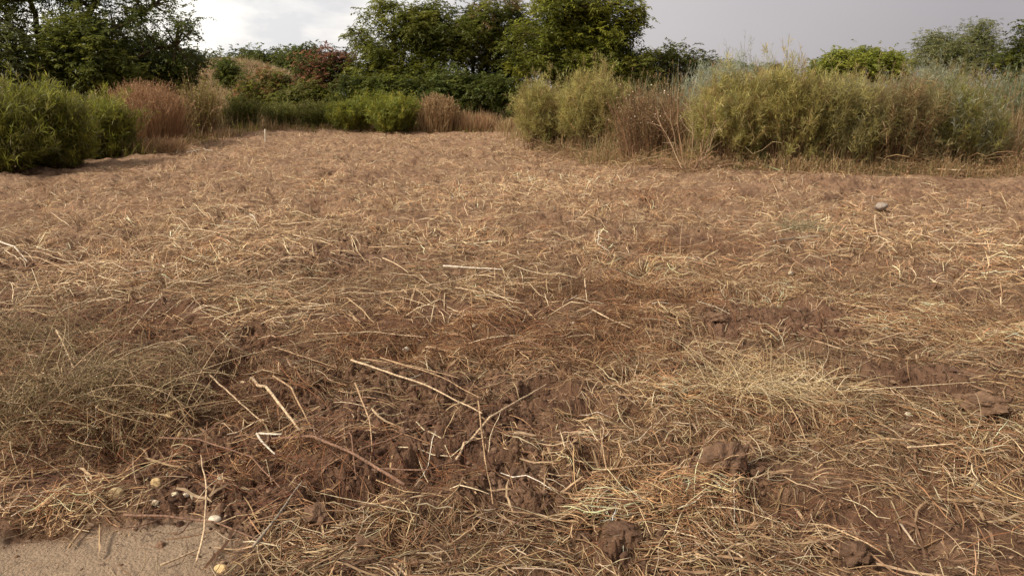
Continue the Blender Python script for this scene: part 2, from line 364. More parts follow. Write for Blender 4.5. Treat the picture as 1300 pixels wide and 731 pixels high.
# coarse stalk litter
acc = Acc()
BAND = blobs([(200, 310, 260, 55), (120, 345, 170, 40), (620, 375, 130, 30), (330, 400, 140, 30)])
x, y = scatter(rng, 9300, 3.2, 12, 1.2, lambda x, y: field_(BAND, x, y, .2)); n = len(x)
lay(rng, x, y, rng.gamma(5, .05, n)+.05, rng.uniform(.004, .010, n), pick(rng, n, [lin(220,194,154), lin(198,166,124), lin(170,134,96)], None, .12, .1), 4, .02, .14, .12, acc, tube=True, thickz=.07)
x, y = scatter(rng, 6400, 1.4, 24, 1.45, lambda x, y: np.clip(.25+field_(PALE, x, y)*.5+field_(RED, x, y)*.5+field_(blobs([(200, 340, 230, 50)]), x, y), 0, 1)*(in_field(x, y) < 1)*(1-field_(SMOOTH, x, y))); n = len(x)
c = pick(rng, n, [lin(214,190,152), lin(186,156,116), lin(160,122,86), lin(132,96,68), lin(228,212,184)], [2,3,3,3,.4], .12)
lay(rng, x, y, rng.gamma(5, .036, n)+.05, rng.uniform(.003, .0065, n), c, 4, .02, .12, .14, acc, tube=True, thickz=.05)
o = acc.obj('stalk_litter', M_stalk); tag(o, 'broken pale weed stalks scattered thickly through the hay', 'stalks', kind='stuff')
# fine reddish twigs
acc = Acc()
x, y = scatter(rng, 33000, 1.3, 15, 1.2, lambda x, y: np.clip(.12+1.1*field_(RED, x, y, .3)+.6*field_(PILE, x, y, .2), 0, 1)*(1-field_(SMOOTH, x, y, .1))); n = len(x)
c = pick(rng, n, [lin(128,78,52), lin(104,66,48), lin(150,98,62), lin(88,60,46), lin(166,122,84)], None, .14)
lay(rng, x, y, rng.gamma(4, .035, n)+.04, rng.uniform(.0011, .003, n), c, 5, .015, .3, .35, acc, thickz=.06)
o = acc.obj('twig_litter', M_stalk); tag(o, 'thin reddish brown twigs tangled over the dark soil', 'twigs', kind='stuff')
# crumbs of earth
def lump(rng, n, sub=2, rough=.28, seed=0):
    """unit lumpy stones as quads spheres: n,verts,3 and faces"""
    q = 3 + 2*sub
    u = np.linspace(-1, 1, q); vs, fs, b0 = [], [], 0
    for ax in range(3):
        for sg in (-1, 1):
            A, B = np.meshgrid(u, u, indexing='ij'); p = np.zeros((q, q, 3)); p[..., ax] = sg; p[..., (ax+1) % 3] = A; p[..., (ax+2) % 3] = B*sg
            vs.append(p.reshape(-1, 3)); i = np.arange(q-1)[:, None]*q+np.arange(q-1)
            fs.append(np.stack([i, i+q, i+q+1, i+1], -1).reshape(-1, 4)+b0); b0 += q*q
    S = unit(np.concatenate(vs)); out = np.zeros((n, len(S), 3))
    K = 7 if sub < 6 else 13; D = rdir(rng, n*K).reshape(n, K, 3); O = rng.uniform(.55, 1.0, (n, K))
    dots = np.einsum('vk,njk->nvj', S, D)
    r = np.ones((n, len(S)))
    for j in range(K):                         # planar facets shave the lump
        r = np.minimum(r, np.where(dots[..., j] > .05, O[:, None, j]/np.maximum(dots[..., j], .05), 9))
    ph = rng.uniform(0, 6.28, (n, 1, 3))
    r = r*(1+rough*.35*np.sin(S[None, :, 0]*5+ph[..., 0])*np.sin(S[None, :, 1]*6+ph[..., 1])*np.sin(S[None, :, 2]*5+ph[..., 2]))
    if sub > 6:
        for fq, am in ((5, .05), (12, .06), (24, .05), (48, .035)):
            w = S*fq+rng.uniform(0, 9, 3); r = r*(1+.8*am*rough*(gn(w[:, 0]+w[:, 2]*.7, w[:, 1]-w[:, 2]*.6)+gn(w[:, 1]*1.1+5, w[:, 2]*1.1))[None])
    return S[None]*r[..., None], np.concatenate(fs)
def put_lumps(acc, rng, x, y, z, size, flat, col, sub=1, rough=.3):
    n = len(x); V, F = lump(rng, n, sub, rough)
    a = rng.uniform(0, 6.28, n); sc = size[:, None]*np.stack([rng.uniform(.8, 1.25, n), rng.uniform(.7, 1.1, n), flat*rng.uniform(.8, 1.2, n)], -1)
    V = V*sc[:, None]; ca, sa = np.cos(a)[:, None], np.sin(a)[:, None]
    V = np.stack([V[..., 0]*ca-V[..., 1]*sa, V[..., 0]*sa+V[..., 1]*ca, V[..., 2]], -1) + np.stack([x, y, z], -1)[:, None]
    FF = F[None] + (np.arange(n)*V.shape[1])[:, None, None]
    acc.add(V, FF, col[:, None])
SOILC = [lin(96,72,56), lin(114,87,67), lin(84,62,48), lin(130,102,80)]
acc = Acc()
x, y = scatter(rng, 36000, 1.3, 12, 1.3, lambda x, y: np.clip(.12+1.0*field_(CLOD, x, y, .3), 0, 1)*(1-.93*field_(SMOOTH, x, y, .15))); n = len(x)
put_lumps(acc, rng, x, y, hf(x, y)+.002, np.minimum(rng.gamma(1.6, .0055, n)+.003, .02), .75, pick(rng, n, SOILC, None, .09, .05)*.8, 0)
x, y = scatter(rng, 5200, 1.5, 3.2, 1.3, lambda x, y: np.clip(field_(SMOOTH, x, y, .3)*.12+4*field_(SMOOTH, x, y, .3)*(1-field_(SMOOTH, x, y, .3)), 0, 1)); n = len(x)
put_lumps(acc, rng, x, y, hf(x, y)+.001, rng.gamma(1.4, .0026, n)+.0015, .7, pick(rng, n, [lin(140,114,90), lin(116,90,68), lin(166,142,116)], None, .1, .05), 0)
o = acc.obj('earth_crumbs', M_clod, smooth=False); tag(o, 'loose crumbs of dark brown earth between the clods', 'soil crumbs', kind='stuff')
# ------------------------------------------------------------------ single clods, stones and nuts
def stone(px, py, wpx, name, label, cat, group, cols, flat=.7, sub=3, rough=.5, sink=.25, seed=0, mat=None):
    x, y, z = ground_pt(px, py); d = math.hypot(x, y, ); s = wpx/FPX*math.sqrt(d*d+2.2)/2
    rg = np.random.default_rng(seed+int(px*7+py)); a = Acc()
    put_lumps(a, rg, np.array([x]), np.array([y]), np.array([z+s*flat*(1-2*sink)]), np.array([s*.95]), flat, pick(rg, 1, cols, None, .06), sub, rough)
    o = a.obj(name, mat or M_stone, smooth=mat is None, loc=(x, y, z)); tag(o, label, cat, group); return o
CL = [lin(98,75,58), lin(110,85,66)]
for px, py, w, lab in [
    (921, 606, 66, 'rounded brown clod resting in the straw, largest on the right half of the field'),
    (1247, 520, 46, 'lumpy reddish clod in straw near the right edge of the photo'),
    (510, 524, 24, 'small angular clod just above the fan of long stalks'),
    (486, 531, 16, 'upright pointed clod left of the angular clod above the stalks'),
    (655, 600, 34, 'cracked clod just right of the thin upright stalk'),
    (684, 598, 20, 'small clod beside the cracked clod, on its right'),
    (660, 640, 40, 'broad dark clod below the cracked clod'),
    (790, 690, 52, 'blocky dark clod at the lower edge, half covered by straw'),
    (735, 684, 30, 'small dark clod left of the blocky clod at the lower edge'),
    (404, 664, 44, 'low rounded clod in the hay below the forked stalk'),
    (462, 700, 36, 'dark clod at the lower edge below the reddish branch'),
    (322, 632, 22, 'flat grey brown clod beside the small pale nuts'),
    (905, 412, 26, 'clod in the bare earth hollow in the mid field'),
    (1012, 392, 34, 'clod by the dark hole in mid field'),
    (1058, 258, 22, 'dark flat clod in front of the tall weeds on the right'),
    (1085, 708, 38, 'reddish clod under straw at the lower edge on the right'),
    (1215, 224, 20, 'flat dark clod at the foot of the tall grass on the right')]:
    stone(px, py, w, 'earth_clod', lab, 'clod', 'clods of earth lying in the field', CL, .58, 10, 1.0, .22, 0, M_clod)
stone(1117, 272, 17, 'grey_stone', 'smooth grey stone lying on bare soil in front of the tall weeds', 'stone', None, [lin(150,136,122)], .62, 4, .2)
NUTC = [lin(196,168,118), lin(206,180,134)]; WHC = [lin(196,178,148), lin(206,192,166)]
for px, py, w, c, lab in [
    (149, 631, 18, NUTC, 'large tan nut at the edge of the bare patch, leftmost of the nuts'),
    (200, 617, 16, NUTC, 'tan nut on the dark crumbs between the leftmost nut and the pale cluster'),
    (220, 557, 14, NUTC, 'yellow tan nut under the tangled weeds, left of a second one touching it'),
    (229, 553, 10, NUTC, 'small yellow nut touching the right side of another under the weeds'),
    (199, 643, 9, WHC, 'small whitish nut below the tan nut at the bare patch edge'),
    (223, 635, 13, WHC, 'whitish nut in the pale cluster by the bare patch, largest of its three'),
    (237, 629, 8, WHC, 'tiny whitish nut, middle one of the pale cluster by the bare patch'),
    (246, 633, 9, WHC, 'small whitish nut, right end of the pale cluster by the bare patch'),
    (274, 667, 15, WHC, 'whitish nut lying alone beside the brown twig in the lower left'),
    (281, 610, 9, WHC, 'pale nut on dark soil above the lone nut by the brown twig'),
    (281, 726, 15, NUTC, 'tan nut cut by the lower edge of the photo'),
    (515, 447, 9, WHC, 'white snail shell under the long thin level stalk'),
    (602, 418, 8, WHC, 'white snail shell in the reddish twigs below the stacked pale stalks'),
    (727, 415, 8, WHC, 'white snail shell left of the short sloping stalk'),
    (1004, 347, 8, WHC, 'white snail shell in the mid field on the right'),
    (1152, 530, 8, WHC, 'white snail shell left of the reddish clod')]:
    nm = 'snail_shell' if 'shell' in lab else 'fallen_nut'
    stone(px, py, w, nm, lab, 'shell' if 'shell' in lab else 'nut', 'snail shells on the field' if 'shell' in lab else 'pale nuts near the bare patch', c, .8, 3, .12, .12)
# ------------------------------------------------------------------ single stalks and branches
def stick(pts, w_mm, col, name, label, cat, group=None, lift=(0.03, 0.03), side=(), joints=True, seed=0, w2=None):
    """pts: photo pixels along the stalk lying on the ground; side: list of further polylines (offshoots)"""
    rg = np.random.default_rng(seed+int(pts[0][0]*3+pts[0][1])); a = Acc()
    def one(pts, w0, w1, lf):
        W = []
        for i, (px, py) in enumerate(pts):
            x, y, z = ground_pt(px, py); f = i/(len(pts)-1); W.append((x, y, float(hs(np.array(x), np.array(y)))+(lf[0]*(1-f)+lf[1]*f)*1.15+((.014+.05*float(tuft(np.array(x), np.array(y)))) if lf[0] > .015 else 0)))
        W = np.array(W); d = np.concatenate([[0], np.cumsum(np.linalg.norm(np.diff(W, axis=0), axis=1))]); L = d[-1]
        m = max(8, int(L/.02)); s = np.linspace(0, L, m)
        P = np.stack([np.interp(s, d, W[:, k]) for k in range(3)], -1)
        if len(pts) == 2: P = P + (rg.normal(size=3)*np.array([.02, .02, .004])*L)*np.sin(s/L*np.pi)[:, None]
        P += np.stack([gn(s*9+w0*900+k*7, s*0+3+px*.1) for k in range(3)], -1)*.0025
        P[:, 2] = np.maximum(P[:, 2], hs(P[:, 0], P[:, 1])+.014)
        rad = np.interp(s/L, [0, 1], [w0, w1])/2
        if joints:
            for j in np.arange(rg.uniform(.03, .08), L, rg.uniform(.06, .12)): rad = rad*(1+.28*np.exp(-((s-j)/.004)**2))
        rad = rad*(1+.08*gn(s*60, s*0+1)); rad[0] *= .1; rad[-1] *= .1
        P[0] = P[1]+(P[0]-P[1])*.05; P[-1] = P[-2]+(P[-1]-P[-2])*.05
        c = np.array(col)[None]*(1+.22*gn(s*14, s*0+9)+.18*gn(s*55, s*0+px))[:, None]
        a.tubes(P[None], rad[None], np.clip(c, 0, .9)[None], 7)
        return P[0]
    w_mm *= 1.25; w2 = w2*1.1 if w2 else None
    w = w_mm/1000; p0 = one(pts, w, (w2 or w_mm*.5)/1000, lift)
    for sp_ in side: one(sp_, w*.62, w*.35, (lift[0], lift[0]+.03))
    o = a.obj(name, M_stalk, loc=tuple(p0)); tag(o, label, cat, group); return o
PL, TAN, BRN, RDB, WHT, GRY = lin(196,168,132), lin(172,140,104), lin(134,102,76), lin(126,94,72), lin(206,190,166), lin(154,138,116)
G1 = 'dry stalks lying on the field'
ST = [
 ([(305,489),(340,516),(385,570)], 15, PL, 'thick pale hollow stalk lying steeply in the lower left of centre', (.05,.02), ()),
 ([(345,497),(372,518),(397,556)], 8, TAN, 'slim bent stalk just right of the thick pale hollow stalk', (.07,.03), ()),
 ([(268,505),(330,548),(352,566)], 7, PL, 'pale stalk crossing under the thick hollow stalk on its left', (.05,.03), ()),
 ([(575,581),(622,547),(696,489)], 10, PL, 'straight pale stick sloping up to the right below the field centre', (.03,.06), ()),
 ([(607,530),(615,580),(627,655)], 6, TAN, 'thin pale stalk standing out downward below the straight pale stick', (.07,.02), ()),
 ([(444,473),(540,510),(616,545)], 9, PL, 'longest stalk of the fan ending at the straight pale stick', (.05,.05), ()),
 ([(480,474),(560,500),(612,528)], 6, TAN, 'thin upper stalk of the fan ending at the straight pale stick', (.07,.06), ()),
 ([(455,470),(530,482),(588,498)], 5, TAN, 'short topmost stalk of the fan of long stalks', (.05,.05), ()),
 ([(345,470),(395,478),(430,483)], 5, TAN, 'thin level stalk left of the fan of long stalks', (.05,.03), ()),
 ([(395,440),(470,439),(545,441)], 6, PL, 'long thin level stalk above the fan of stalks', (.05,.04), ()),
 ([(560,348),(640,353)], 13, WHT, 'whitish stalk, top one of the stacked pale stalks at the centre', (.05,.05), ()),
 ([(543,373),(580,367),(632,357)], 10, PL, 'sloping pale stalk, second of the stacked stalks at the centre', (.04,.07), ()),
 ([(576,383),(662,389)], 8, PL, 'level stalk, lowest of the stacked pale stalks at the centre', (.04,.04), ()),
 ([(327,584),(366,580)], 9, WHT, 'white split stalk piece, upper arm of the white angle', (.05,.06), ()),
 ([(327,584),(356,612)], 9, WHT, 'white split stalk piece, lower arm of the white angle', (.055,.05), ()),
 ([(980,316),(1010,309),(1046,303)], 20, GRY, 'thick grey tan stick in the mid field beside a wilted weed', (.05,.04), ()),
 ([(1190,318),(1235,318),(1300,325)], 17, PL, 'long pale stalk running to the right edge of the photo', (.05,.05), ()),
 ([(372,306),(410,312),(450,316)], 12, PL, 'pale stalk on bare dark soil left of centre, lower of two', (.03,.03), ()),
 ([(355,295),(426,290)], 14, PL, 'pale stalk on bare dark soil left of centre, upper of two', (.05,.05), ()),
 ([(283,291),(328,284)], 14, WHT, 'short whitish stalk in the coarse litter on the left', (.06,.05), ()),
 ([(1143,588),(1170,595),(1212,607)], 7, PL, 'pale stalk lying in fine straw in the lower right', (.05,.05), ()),
 ([(750,403),(803,428)], 8, PL, 'short pale stalk sloping down to the right of centre', (.04,.04), ()),
 ([(760,320),(758,339),(776,341)], 8, WHT, 'bent whitish stalk shaped like an L in the mid field', (.14,.04), ()),
 ([(742,369),(746,390)], 8, PL, 'short upright pale stalk below the L shaped one', (.08,.02), ()),
 ([(452,520),(470,556),(474,592)], 7, TAN, 'tan stalk standing steeply above the reddish branch', (.10,.03), ()),
 ([(85,704),(98,685),(112,665)], 8, TAN, 'short tan stalk lying on the smooth bare patch', (.012,.012), ()),
 ([(195,727),(225,716),(262,700)], 7, PL, 'pale stalk at the right rim of the smooth bare patch', (.015,.02), ()),
 ([(250,731),(262,690),(266,652),(258,610)], 6, PL, 'thin pale stalk standing up between the lone nut and the lower edge', (.02,.08), ()),
 ([(318,716),(352,680),(388,636)], 8, GRY, 'grey straight stalk in the hay left of the low rounded clod', (.03,.06), ()),
 ([(75,445),(98,490)], 8, PL, 'pale stalk stuck upright in the weed heap on the left', (.10,.05), ()),
 ([(-8,318),(20,325),(36,334)], 16, WHT, 'whitish stalk at the left edge of the photo', (.08,.04), ()),
 ([(165,437),(210,403)], 10, PL, 'sloping pale stalk left of the reddish straw', (.04,.07), ()),
 ([(270,388),(330,362)], 12, TAN, 'tan stalk sloping up across the coarse litter', (.04,.09), ()),
 ([(170,362),(215,352)], 12, WHT, 'pale short stalk between the coarse litter and the bare band on the left', (.05,.05), ()),
 ([(485,340),(520,362)], 10, PL, 'short sloping stalk left of the stacked pale stalks', (.05,.05), ()),
 ([(466,320),(532,324)], 10, TAN, 'level stalk above the stacked pale stalks', (.04,.04), ()),
 ([(1205,275),(1240,272),(1266,268)], 14, PL, 'pale stalk in the far right of the field below the tall grass', (.05,.05), ()),
 ([(1168,250),(1200,273)], 12, TAN, 'sloping stalk right of the grey stone', (.06,.04), ()),
 ([(1000,356),(1050,372)], 12, BRN, 'brown stalk beside the bare earth hollow', (.05,.04), ()),
 ([(770,200),(820,203),(872,203)], 32, PL, 'long pale log like stalk at the foot of the tall weeds', (.10,.08), ()),
 ([(725,196),(775,203),(800,212)], 22, TAN, 'sloping tan stalk left of the long one at the foot of the weeds', (.12,.05), ()),
 ([(938,206),(962,214),(990,224)], 24, lin(150,158,112), 'green tinged branch pulled out of the tall weeds', (.18,.05), ([(962,214),(985,213)],)),
 ([(1183,223),(1215,223),(1240,219)], 26, PL, 'pale stalk at the foot of the tall grass near the right edge', (.06,.08), ()),
 ([(1109,289),(1115,309)], 12, PL, 'short upright stalk below the grey stone', (.10,.03), ()),
 ([(800,315),(825,330)], 10, TAN, 'short stalk right of the L shaped one', (.07,.04), ()),
 ([(728,275),(762,286),(770,297)], 10, TAN, 'thin stalk in the matted hay right of centre', (.04,.05), ()),
 ([(238,197),(254,191),(270,194)], 26, WHT, 'white dead stalk near the reddish dry grass on the left', (.06,.05), ()),
 ([(863,330),(866,308)], 7, TAN, 'thin upright stalk in the reddish soil patch', (.02,.18), ()),
]
for pts, w, c, lab, lf, sd in ST: stick(pts, w, c, 'dry_stalk', lab, 'stalk', G1, lf, sd)
stick([(342,560),(400,580),(450,600),(520,640)], 10, RDB, 'dead_branch', 'reddish brown branch with side twigs, ending near the dark soil at the lower centre', 'branch', 'dead branches on the field', (.06,.05),
      ([(400,580),(440,555),(470,548)], [(450,600),(500,585),(560,560)], [(420,588),(450,625),(455,650)], [(470,610),(540,622),(590,615)]), False, w2=12)
stick([(152,668),(215,672),(275,678),(340,706)], 8, RDB, 'dead_branch', 'long reddish brown twig across the edge of the bare patch', 'branch', 'dead branches on the field', (.03,.03),
      ([(215,672),(180,690),(140,700)], [(245,675),(232,700),(210,704)]), False)
stick([(200,560),(255,590),(320,602),(360,640)], 7, RDB, 'dead_branch', 'dark forked twig running out of the weed heap', 'branch', 'dead branches on the field', (.08,.04),
      ([(255,590),(300,570),(335,575)],), False)
stick([(690,470),(640,440),(600,420)], 6, RDB, 'dead_branch', 'thin reddish branch in the reddish twigs behind the straight pale stick', 'branch', 'dead branches on the field', (.05,.06), ([(640,440),(690,425),(730,420)],), False)
stick([(745,622),(800,612),(860,608)], 8, TAN, 'dead_branch', 'forked tan branch left of the largest rounded clod', 'branch', 'dead branches on the field', (.05,.05), ([(800,612),(840,590)], [(770,617),(760,590),(800,575)]), False)
# white marker stake
x, y, z = ground_pt(337, 181)
a = Acc(); P = np.array([[x, y, z-.05], [x, y, z+.02], [x+.012, y, z+.2], [x+.02, y, z+.385], [x+.02, y, z+.40]])
a.tubes(P[None], np.array([[.022, .022, .021, .02, .006]]), np.array([[lin(205,192,168)]*5]), 6)
tag(a.obj('marker_stake', M_stalk, loc=(x, y, z)), 'short whitish stake standing upright at the far left of the field', 'stake')
# ------------------------------------------------------------------ plants
def bez(p0, p1, p2, m):
    t = np.linspace(0, 1, m)[:, None]
    return (1-t)**2*p0[:, None] + 2*t*(1-t)*p1[:, None] + t*t*p2[:, None]
def skirt(n, q, rg, k): return np.where((q > .7) & (rg.random(n) < k), rg.uniform(.25, .7, n), 1.0)
def weed(name, x, y, h, rx, ry, label, cat, group, seed, n=500, lean=.25, leaf=.05, lw=.28, nl=14, leafcol=None, stemcol=None, leaf_from=.3, sw=.006, droop=.05, branch=2, flower=None, plume=0, up=.6, stemtop=None, hvar=.25, part='foliage', sk=.1, dome=.18):
    rg = np.random.default_rng(seed); z0 = float(hs(np.array(x), np.array(y)))
    rt = root(name, x, y, z0, label, cat, group)
    q = rg.random(n)**.55; a = rg.uniform(0, 6.283, n)
    bx, by = q*np.cos(a)*rx*.62, q*np.sin(a)*ry*.62
    lump_ = 1+.24*gn(bx*1.7+seed*3.1, by*1.7) + .22*gn(bx*5+seed, by*5)
    hh = h*lump_*(1-hvar*rg.random(n)**1.5)*(1-dome*q**3)*skirt(n, q, rg, sk)*np.where(rg.random(n) < .14, rg.uniform(1.03, 1.38, n), 1)*.9
    B = np.stack([bx, by, -.05+0*hh], -1)
    T = np.stack([bx*(1/.62)+lean*h*.35*rg.normal(size=n), by*(1/.62)+lean*h*.35*rg.normal(size=n), hh], -1)
    Mid = B*.45+T*.55; Mid[:, 2] = hh*(.62+droop); Mid[:, :2] = B[:, :2]*.62+T[:, :2]*.38
    P = bez(B, Mid, T, 6)
    ac = Acc(); sc = pick(rg, n, stemcol, None, .15)
    st = sc if stemtop is None else None
    rad = np.interp(np.linspace(0, 1, 6), [0, 1], [1, .35])[None]*sw/2*(.7+.6*rg.random(n))[:, None]
    if stemtop is None: ac.tubes(P, rad, sc, 3)
    else:
        tt = np.linspace(0, 1, 6)[None, :, None]; s2 = pick(rg, n, stemtop, None, .15)
        f_ = sst(.25, .7, tt); ac.tubes(P, rad, sc[:, None]*(1-f_)+s2[:, None]*f_, 3)
    # side shoots
    paths = [(P, np.full(n, leaf_from))]
    for k in range(branch):
        u = rg.uniform(max(.35, leaf_from+.08), .93, n); i0 = u*5; i = np.floor(i0).astype(int); f = (i0-i)[:, None]
        S = P[np.arange(n), i]*(1-f)+P[np.arange(n), i+1]*f
        L = (h*.36*(1.15-u)*rg.uniform(.5, 1.3, n))[:, None]
        D = unit(rg.normal(size=(n, 3))*np.array([1, 1, .3])+np.array([0, 0, 1.3*up+.3]))
        E = S+D*L; Mi = S+unit(D*np.array([1.5, 1.5, .6]))*L*.5
        Q = bez(S, Mi, E, 4); ac.tubes(Q, np.full((n, 4), sw*.22), (sc if stemtop is None else s2)*.95, 3); paths.append((Q, np.zeros(n)))
    ac.V = [v for v in ac.V]
    for v in ac.V: v += 0
    so = ac.obj('stems', M_grass, rt)
    if nl:
        al = Acc()
        for Q, lo in paths:
            m = Q.shape[1]; k = nl if m == 6 else max(3, nl//2)
            u = lo[:, None]+(1-lo[:, None])*rg.random((n, k)); i0 = u*(m-1)*.9999; i = np.floor(i0).astype(int); f = (i0-i)[..., None]
            r_ = np.arange(n)[:, None]
            S = Q[r_, i]*(1-f)+Q[r_, i+1]*f; T_ = unit(Q[r_, i+1]-Q[r_, i])
            S = S.reshape(-1, 3); T_ = T_.reshape(-1, 3); kk = len(S)
            D = unit(rg.normal(size=(kk, 3))*.8+T_*up+np.array([0, 0, -.1])); Nn = unit(rg.normal(size=(kk, 3))*.5+np.array([0, 0, 1]))
            ln = leaf*rg.uniform(.5, 1.3, kk)
            cc = np.repeat(pick(rg, n, leafcol, None, .14), k, 0)*(1+.12*rg.normal(size=(kk, 1)))
            al.leaves(S, D, Nn, ln, ln*lw, np.clip(cc, .005, .8))
        al.obj(part, M_leaf, rt)
    if flower:
        cnt, fc, fs = flower; i = rg.integers(0, n, cnt); S = P[i, 4+rg.integers(0, 2, cnt)]+rg.normal(size=(cnt, 3))*.02
        af = Acc(); put_lumps(af, rg, S[:, 0], S[:, 1], S[:, 2], np.full(cnt, fs), .8, pick(rg, cnt, fc, None, .1), 0)
        of = af.obj('blossom', M_straw, rt)
    return rt
def clump(name, x, y, h, rx, ry, label, cat, group, seed, n=900, cols=None, lean=.25, w=.007, seedhead=None, kind=None, acc=None, hvar=.35):
    """grass: curved blades; acc given: add to a shared stuff mesh in world space"""
    rg = np.random.default_rng(seed)
    q = rg.random(n)**.5; a = rg.uniform(0, 6.283, n); bx, by = q*np.cos(a)*rx, q*np.sin(a)*ry
    hh = h*(1-hvar*rg.random(n))*(1+.2*gn(bx*2+seed*1.7, by*2))*(1-.25*q**3)
    zz = hs(bx+x, by+y); z0 = float(hs(np.array(x), np.array(y)))
    B = np.stack([bx, by, zz-z0-.03], -1); az = rg.uniform(0, 6.283, n); ln = lean*h*np.abs(rg.normal(size=n))
    T = B+np.stack([np.cos(az)*ln+.04*h, np.sin(az)*ln, hh], -1); Mi = B*.6+T*.4; Mi[:, 2] = B[:, 2]+hh*.62
    P = bez(B, Mi, T, 5); c = pick(rg, n, cols, None, .16)
    W = np.interp(np.linspace(0, 1, 5), [0, .6, 1], [.9, 1, .25])[None]*w*(.6+.8*rg.random(n))[:, None]
    sd = unit(np.stack([-np.sin(az), np.cos(az), .3*rg.normal(size=n)], -1)+.5*rg.normal(size=(n, 3)))
    A = Acc() if acc is None else acc
    if acc is not None: P = P+np.array([x, y, z0])
    A.ribbons(P, W, sd, c)
    hd = None
    if seedhead:
        frac, hl, hw, hc = seedhead; k = rg.random(n) < frac; Q = P[k][:, -2:]; m = k.sum(); D = unit(Q[:, 1]-Q[:, 0])
        hd = Acc() if acc is None else acc
        for j in range(7):
            S = Q[:, 1]-D*hl*(j/7); dd = unit(D+rg.normal(size=(m, 3))*.5)
            hd.leaves(S, dd, rdir(rg, m), np.full(m, hl*.45), np.full(m, hw), pick(rg, m, hc, None, .1))
    if acc is not None: return
    rt = root(name, x, y, z0, label, cat, group); A.obj('blades', M_grass, rt)
    if hd is not None: hd.obj('seed_heads', M_grass, rt)
    return rt
GRN = [lin(140,137,57), lin(122,123,51), lin(156,149,67), lin(110,109,48)]
BRT = [lin(150,149,55), lin(134,136,49), lin(171,162,66), lin(115,119,42)]
YGR = [lin(186,174,100), lin(166,156,92), lin(200,186,118), lin(146,138,82), lin(162,134,90)]
OLV = [lin(152,140,90), lin(134,126,82), lin(168,154,104), lin(118,112,72)]
SIL = [lin(180,182,156), lin(162,166,138), lin(194,194,170), lin(144,148,118)]
DRY = [lin(176,146,104), lin(154,122,84), lin(134,104,72), lin(192,164,122)]
RDRY = [lin(176,136,98), lin(156,118,84), lin(190,152,114), lin(138,104,76)]
DST = [lin(130,98,72), lin(112,84,62), lin(150,118,88)]
GS = [lin(96,100,54), lin(110,104,62)]
def span(px0, px1, pytop, pybase):
    """centre, depth, half width and height of a plant from its photo box"""
    _, y = flat_pt((px0+px1)/2, pybase); x = (px0+px1)/2; x = (x-650)/FPX*(y*math.cos(R(PITCH))+1.5*math.sin(R(PITCH)))
    rx = (px1-px0)/2/FPX*y; h = zat(pytop, y); return x, y, rx, h
def put(kind, box, label, cat, group, seed, ry=None, dy=0, **k):
    x, y, rx, h = span(*box); y += dy + (ry or rx)*.5; h = max(.3, h)
    s = y/(y-dy-(ry or rx)*.5); x *= s; rx *= s
    if kind == 'weed': return weed(k.pop('name', 'leafy_shrub'), x, y, h, rx, ry or rx, label, cat, group, seed, **k)
    return clump(k.pop('name', 'grass_clump'), x, y, h, rx, ry or rx, label, cat, group, seed, **k)
GL = 'green shrubs along the left verge'
kw = dict(n=850, leaf=.16, lw=.09, nl=26, sk=.5, up=1.3, hvar=.55, lean=.45, leafcol=GRN+BRT[:2]+[lin(122,112,66)], stemcol=DST, leaf_from=.12, sw=.009, stemtop=GS, branch=3)
put('weed', (-95, 52, 98, 221), 'tall feathery green shrub cut by the left edge of the photo', 'shrub', GL, 101, **kw)
put('weed', (28, 112, 106, 211), 'green shrub second from the left edge, in front of the dark trees', 'shrub', GL, 102, **kw)
put('weed', (92, 166, 112, 197), 'green shrub touching the reddish dry grass, right end of the big green thicket', 'shrub', GL, 103, **kw)
put('clump', (152, 224, 100, 186), 'tall clump of reddish brown dead grass beside the green thicket', 'grass', 'dry grass clumps', 104, name='grass_clump', n=3200, cols=RDRY+DRY[:2], lean=.16, w=.009, seedhead=(.5, .16, .012, RDRY), ry=1.4)
put('clump', (172, 236, 168, 193), 'low matted tuft of greyish red dead grass in front of the tall reddish clump', 'grass', 'dry grass clumps', 105, name='grass_clump', n=1200, cols=RDRY+DRY, lean=.9, w=.008, ry=.6)
put('weed', (222, 286, 92, 176), 'sparse yellow green weeds with bare pale stems right of the reddish dead grass', 'weed', None, 106, name='tall_weed', n=330, leaf=.075, nl=9, leafcol=YGR+GRN, stemcol=DRY, sw=.012, branch=2, hvar=.5)
kg = dict(name='tall_weed', n=420, leaf=.075, nl=14, leafcol=[lin(156,158,88), lin(138,144,78), lin(170,160,100)]+GRN, stemcol=GS, sw=.009, branch=2, leaf_from=.1)
put('weed', (284, 338, 124, 167), 'low green weeds below the dead grass bank, left of the white stake', 'weed', 'low green weeds at the far edge', 107, **kg)
put('weed', (334, 384, 134, 165), 'low green weeds just right of the white stake', 'weed', 'low green weeds at the far edge', 108, **kg)
put('weed', (376, 430, 130, 166), 'low green weeds below the rust red shrub', 'weed', 'low green weeds at the far edge', 109, **kg)
put('weed', (415, 478, 126, 168), 'dense green bush at the far edge, left half of the pair below the middle trees', 'shrub', 'dense green bushes at the far edge', 110, n=620, leaf=.12, lw=.14, nl=20, hvar=.5, leafcol=BRT+[lin(150,158,80)], stemcol=GS, sw=.009, branch=3, leaf_from=.05, ry=1.6)
put('weed', (468, 534, 122, 169), 'dense green bush at the far edge, beside the tan dry grass', 'shrub', 'dense green bushes at the far edge', 111, n=660, leaf=.12, lw=.14, nl=20, hvar=.5, leafcol=BRT+[lin(150,158,80)], stemcol=GS, sw=.009, branch=3, leaf_from=.05, ry=1.6)
put('clump', (534, 576, 118, 168), 'tall tan dry grass clump right of the dense green bushes', 'grass', 'dry grass clumps', 112, name='grass_clump', n=1800, cols=DRY, lean=.16, w=.013, seedhead=(.4, .2, .02, DRY))
